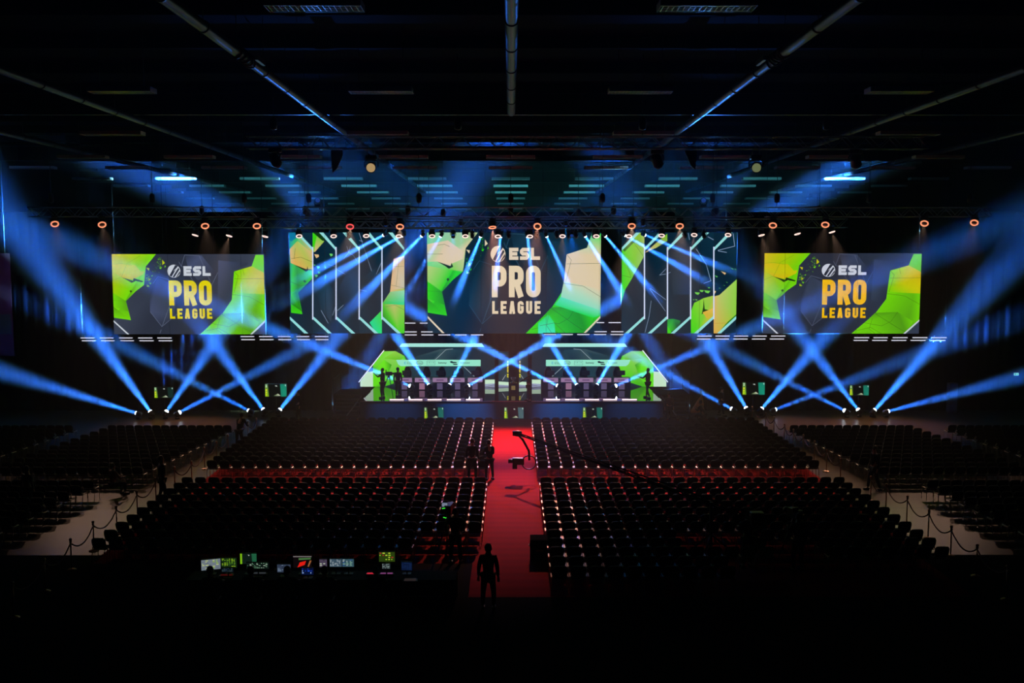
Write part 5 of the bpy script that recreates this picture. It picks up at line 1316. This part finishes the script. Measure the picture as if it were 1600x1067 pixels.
# camera crane reaching over the red aisle
hx = P(806, 676, 44.0)
t = thing('camera_crane', 'long black camera crane reaching from the right seats over the red aisle', 'camera crane', G(1110, 880, 0))
base = G(1110, 868, 0); piv = Vector((base.x, base.y, 1.75))
tip = P(808, 677, 40.5)
b = MB(); dirv = (tip - piv).normalized(); side_ = dirv.cross(Vector((0, 0, 1))).normalized(); upv = side_.cross(dirv)
for (u, v) in ((-0.09, -0.07), (0.09, -0.07), (0, 0.1)): b.tube([piv - dirv * 2.0 + side_ * u + upv * v, tip + side_ * u * 0.4 + upv * v * 0.4], 0.022, MATTE, 6)
L_ = (tip - piv).length; n = int(L_ / 0.6)
for i in range(n):
    a = piv.lerp(tip, i / n); c = piv.lerp(tip, (i + 1) / n); s0 = 1 - 0.6 * i / n; b.tube([a + side_ * 0.09 * s0 - upv * 0.07 * s0, c + upv * 0.1 * s0], 0.01, MATTE, 4); b.tube([a + upv * 0.1 * s0, c - side_ * 0.09 * s0 - upv * 0.07 * s0], 0.01, MATTE, 4)
b.build('boom', t)
b = MB(); b.tube([tip, tip + Vector((0.25, -0.2, -0.25)), tip + Vector((0.5, -0.3, -0.7)), tip + Vector((0.52, -0.3, -1.1))], 0.05, BLACK, 8); b.lathe(tip, (1, 0, 0), [(0.1, -0.2), (0.13, 0.0), (0.1, 0.2)], BLACK, 10)
pr = [tip + Vector((0.5 + 0.3 * cos(a * pi / 10), -0.3, -1.2 + 0.3 * sin(a * pi / 10))) for a in range(20)]; b.tube(pr, 0.025, BLACK, 6, closed=True); b.build('remote_head', t)
cc = tip + Vector((0.05, -0.25, -1.15)); b = MB(); b.rbox(cc, (0.5, 0.24, 0.28), 0.04, BLACK); b.lathe(cc + Vector((-0.2, 0, 0)), (-1, 0.2, 0), [(0.07, 0), (0.09, 0.1), (0.1, 0.22)], BLACK, 12); b.box(cc + Vector((-0.15, 0, -0.22)), (0.2, 0.2, 0.2), BLACK); b.build('hung_camera', t)
b = MB(); b.tube([base + Vector((0, 0, 0.1)), piv], 0.06, BLACK, 8)
for a in range(3): b.tube([base + Vector((0, 0, 0.7)), base + Vector((0.8 * cos(a * 2.1), 0.8 * sin(a * 2.1), 0.06))], 0.035, BLACK, 6)
b.build('pedestal', t)
b = MB(); b.rbox(piv - dirv * 2.0, (0.4, 0.3, 0.4), 0.05, BLACK); b.build('counterweight', t)
p = base + Vector((0.9, -1.2, 0)); person(p, -20, 'crane operator in black beside the crane pedestal among the right seats', h=1.78, hands=[(-0.1, 0.4, 1.2), (0.2, 0.4, 1.2)])

# tripod cameras among the near seats
p = f(1240, 880); tripod_camera(p, -20, 'video camera on tripod on the platform in the near right seats', 1.6, 'tripod cameras in the near right seats', None, 1.3); 
person(p + Vector((-0.1, -0.75, 0)), -20, 'camera operator in black behind the tripod camera in the near right seats', h=1.8, hands=[(-0.1, 0.4, 1.3), (0.2, 0.4, 1.3)])
VF = emis('viewfinder_glow', lin((120, 130, 150)), 0.9); GLED = emis('green_led', lin((60, 240, 60)), 1.2); WLED = emis('small_white_led', lin((220, 225, 230)), 1.0); PLED = emis('small_pink_led', lin((240, 120, 150)), 1.0)
p = f(702, 868); t = tripod_camera(p, 8, 'video camera on tripod with pale viewfinder and green lamps by the control desk', 1.55, None, VF, 1.3)
for (dx, dz) in ((-0.14, 1.62), (-0.09, 1.63), (-0.1, 1.33), (-0.05, 1.32)): MB().box((dx, -0.3, dz), (0.05, 0.02, 0.02), GLED).build('status_lamp', t, True)
person(p + Vector((0.25, -0.8, 0)), 5, 'camera operator in black behind the tripod camera by the control desk', h=1.75, hands=[(-0.15, 0.4, 1.35), (0.15, 0.35, 1.3)])

# ------------------------------------------------------------------ control desk at the near left
TBL = mat('black_table_top', (0.008, 0.008, 0.009), 0.8, spec=0.1)
yF = 26.0
def table(x0, x1, y, label):
    t = thing('control_table', label, 'table', ((x0 + x1) / 2, y, 0), 'tables of the control desk')
    MB().box(((x0 + x1) / 2, y, 0.75), (x1 - x0, 0.8, 0.04), TBL).build('tabletop', t)
    MB().box(((x0 + x1) / 2, y + 0.38, 0.38), (x1 - x0, 0.02, 0.7), DRAPE).build('skirt', t)
    for sx in (-1, 1):
        for sy in (-1, 1): MB().tube([((x0 + x1) / 2 + sx * ((x1 - x0) / 2 - 0.06), y + sy * 0.34, 0.0), ((x0 + x1) / 2 + sx * ((x1 - x0) / 2 - 0.06), y + sy * 0.34, 0.74)], 0.018, BLACK, 6).build('leg', t)
table(-8.9, -6.4, yF, 'black control table at the left end of the control desk'); table(-6.3, -3.9, yF, 'black control table in the middle of the control desk'); table(-3.8, -1.5, yF, 'black control table at the right end of the control desk nearest the red aisle')
def fohscreen(x0, y0, x1, y1, label, draw, tilt=0.0, Y=yF + 0.05, name='desk_screen', grp='screens on the control desk'):
    a = P(x0, y0, Y); c = P(x1, y1, Y); cx = (a.x + c.x) / 2; cz = (a.z + c.z) / 2; w = c.x - a.x; h = a.z - c.z
    t = thing(name, label, 'screen', (cx, Y, 0.77), grp, 0); R = Matrix.Rotation(radians(tilt), 3, 'Z')
    b = MB(); b.rbox((cx, Y + 0.03, cz), (w + 0.03, 0.04, h + 0.03), 0.01, BLACK, R); b.build('housing', t)
    b = MB(); b.tube([(cx, Y + 0.06, 0.77), (cx, Y + 0.06, cz)], 0.018, BLACK, 6); b.box((cx, Y + 0.05, 0.78), (0.24, 0.18, 0.02), BLACK); b.build('stand', t)
    T = lambda u, v, k: Vector((cx, Y, cz)) + R @ Vector((-w / 2 + w * u / 100, 0.004 - 0.001 * k, h / 2 - h * v / 60))
    b = MB(); A = Art(T, b); draw(A); b.build('display', t)
def D_lines(bg, cols, seed, rows=7, cols_n=6):
    def d(A):
        r = random.Random(seed); A.poly([(0, 0), (100, 0), (100, 60), (0, 60)], bg)
        k = 0
        for j in range(rows):
            for i in range(cols_n):
                if r.random() < 0.3: continue
                x = 4 + i * 92 / cols_n; y = 4 + j * 52 / rows; w = (92 / cols_n) * (0.3 + 0.6 * r.random())
                A.poly([(x, y), (x + w, y), (x + w, y + 26 / rows), (x, y + 26 / rows)], r.choice(cols), k > 0); k += 1
    return d
def D_feed(A):
    A.poly([(0, 0), (100, 0), (100, 60), (0, 60)], (14, 28, 22)); A.poly([(0, 0), (12, 0), (12, 60), (0, 60)], (120, 180, 20)); A.poly([(70, 0), (100, 0), (100, 60), (74, 60)], (30, 90, 60)); A.poly([(46, 6), (58, 8), (54, 14)], (180, 190, 180))
def D_aisle(A):
    A.poly([(0, 0), (100, 0), (100, 60), (0, 60)], (14, 8, 10)); A.poly([(0, 0), (100, 0), (100, 4), (0, 4)], (130, 120, 120)); A.poly([(30, 10), (96, 8), (96, 16), (30, 20)], (70, 110, 60)); A.poly([(35, 32), (70, 24), (62, 45), (22, 58), (30, 44)], (225, 30, 20)); A.poly([(90, 22), (100, 22), (84, 56), (78, 52)], (150, 90, 50))
Wg, Yg, Gy = (170, 180, 190), (150, 190, 40), (90, 100, 110)
fohscreen(315, 874, 344, 890, 'wide tilted control screen with a pale timeline, left end of the control desk', D_lines((110, 120, 130), [Yg, (190, 200, 120), Gy], 1, 6, 5), 18)
fohscreen(345.5, 872, 370, 887, 'green gridded control screen, second from the left on the control desk', D_lines((20, 40, 16), [Yg, (110, 160, 30), (60, 110, 40)], 2))
fohscreen(346, 887.5, 365, 894, 'low dim blue laptop screen beneath the green gridded screen', D_lines((8, 14, 20), [(40, 60, 80), (60, 80, 80)], 3, 3), 0, yF - 0.25)
fohscreen(375, 865, 401, 881, 'upper control screen showing the dark camera feed with a teal edge', D_feed)
fohscreen(385, 879, 420, 889, 'control screen of small pale green tiles partly hidden by a head', D_lines((12, 22, 18), [(120, 160, 130), (80, 120, 90), (170, 190, 170)], 4, 5, 9), 0, yF - 0.15)
fohscreen(433, 882, 454, 894, 'grey-blue list screen right of the paper sheets', D_lines((50, 60, 80), [(110, 130, 150), (30, 40, 60)], 6, 6, 3), 0, yF - 0.15)
fohscreen(458, 869, 487, 887, 'control screen showing a red carpet camera view', D_aisle)
fohscreen(471, 887.5, 490, 898, 'low bright blue screen in front of the red carpet view', D_lines((6, 16, 50), [(30, 80, 220), (140, 170, 230), (20, 50, 160)], 7, 3, 4), 0, yF - 0.3)
fohscreen(499, 874, 511, 886, 'small pinkish screen left of the pair of wide screens', D_lines((70, 60, 80), [(170, 130, 180), (180, 190, 170), (30, 30, 30)], 8, 4, 2))
fohscreen(515, 873.5, 534, 885.5, 'left one of the pair of wide grey-blue screens', D_lines((60, 80, 95), [(170, 180, 185), (30, 50, 60)], 9, 6, 5))
fohscreen(534.7, 873.5, 553, 885.5, 'right one of the pair of wide grey-blue screens', D_lines((50, 80, 90), [(130, 170, 150), (40, 70, 150), (170, 180, 190)], 10, 5, 3))
fohscreen(592, 862.5, 617, 877.5, 'tall-standing yellow-green camera feed screen nearest the red aisle', D_lines((40, 60, 14), [Yg, (180, 200, 60), (20, 24, 10), (160, 40, 40)], 11, 4, 5))
fohscreen(597, 880.5, 610, 889, 'pale keypad screen beneath the yellow-green screen', D_lines((30, 36, 40), [(150, 170, 165)], 12, 5, 6), 0, yF - 0.15)
fohscreen(627, 878.5, 644, 891, 'dark blue laptop screen at the right end of the control desk', D_lines((10, 22, 50), [(20, 40, 80)], 13, 5, 4), -6)
def paper(px, py, w, d, col, label, rz=0.2):
    q = G(px, py, 0.78); R = Matrix.Rotation(rz, 3, 'Z')
    tag(MB().box(q, (w, d, 0.006), mat('paper_%d' % int(px), col, 0.8, noise=0.1), R).build('paper_sheet'), label, 'paper', 'papers on the control desk')
paper(437, 889, 0.3, 0.22, (0.55, 0.35, 0.25), 'tan paper sheet lying on the control table by the grey-blue screen')
def smallstuff(name, px, py, dims, m, label, cat):
    q = G(px, py, 0.78); t = thing(name, label, cat, (q.x, q.y, 0.77), 'small gear on the control desk')
    MB().rbox((q.x, q.y, 0.77 + dims[2] / 2), dims, min(dims[:2]) * 0.2, BLACK).build('body', t)
    MB().box((q.x, q.y, 0.77 + dims[2] + 0.004), (dims[0] * 0.8, dims[1] * 0.6, 0.008), m).build('lit_keys', t)
smallstuff('control_keyboard', 354, 900, (0.4, 0.16, 0.04), emis('dim_red_keys', (0.05, 0.003, 0.003), 1), 'keyboard with dim red keys under the green screen', 'keyboard')
smallstuff('control_keyboard', 406, 897, (0.4, 0.16, 0.04), emis('dim_grey_keys', (0.03, 0.035, 0.04), 1), 'keyboard with dim grey keys in front of the tiled screen', 'keyboard')
smallstuff('mixing_panel', 579, 898, (0.25, 0.16, 0.05), emis('pink_keys', lin((200, 40, 60)), 1), 'small panel with glowing red keys left of the keypad screen', 'control panel')
smallstuff('mixing_panel', 604, 898, (0.42, 0.14, 0.05), emis('violet_keys', lin((120, 60, 110)), 1), 'panel with violet keys beneath the keypad screen', 'control panel')
smallstuff('control_keyboard', 641, 908, (0.4, 0.3, 0.05), emis('dim_tan_keys', (0.02, 0.015, 0.015), 1), 'wide dim keyboard at the right end of the control desk', 'keyboard')
# seated operators
for i, (px, lab) in enumerate(((330, 'leftmost'), (393, 'second from the left'), (450, 'third from the left'), (508, 'fourth from the left'), (588, 'rightmost'))):
    x = P(px, 885, yF - 0.9).x
    person(Vector((x, yF - 1.0, 0)), 0, 'seated operator in black at the control desk, %s' % lab, sit=True, h=1.72, group='operators at the control desk', hands=[(-0.2, 0.45, 0.8), (0.2, 0.45, 0.8)])
    c_ = dup(proto_chair, (x, yF - 1.05, 0), 0, 'black chair under the seated operator at the control desk, %s' % lab, 'operators chairs')
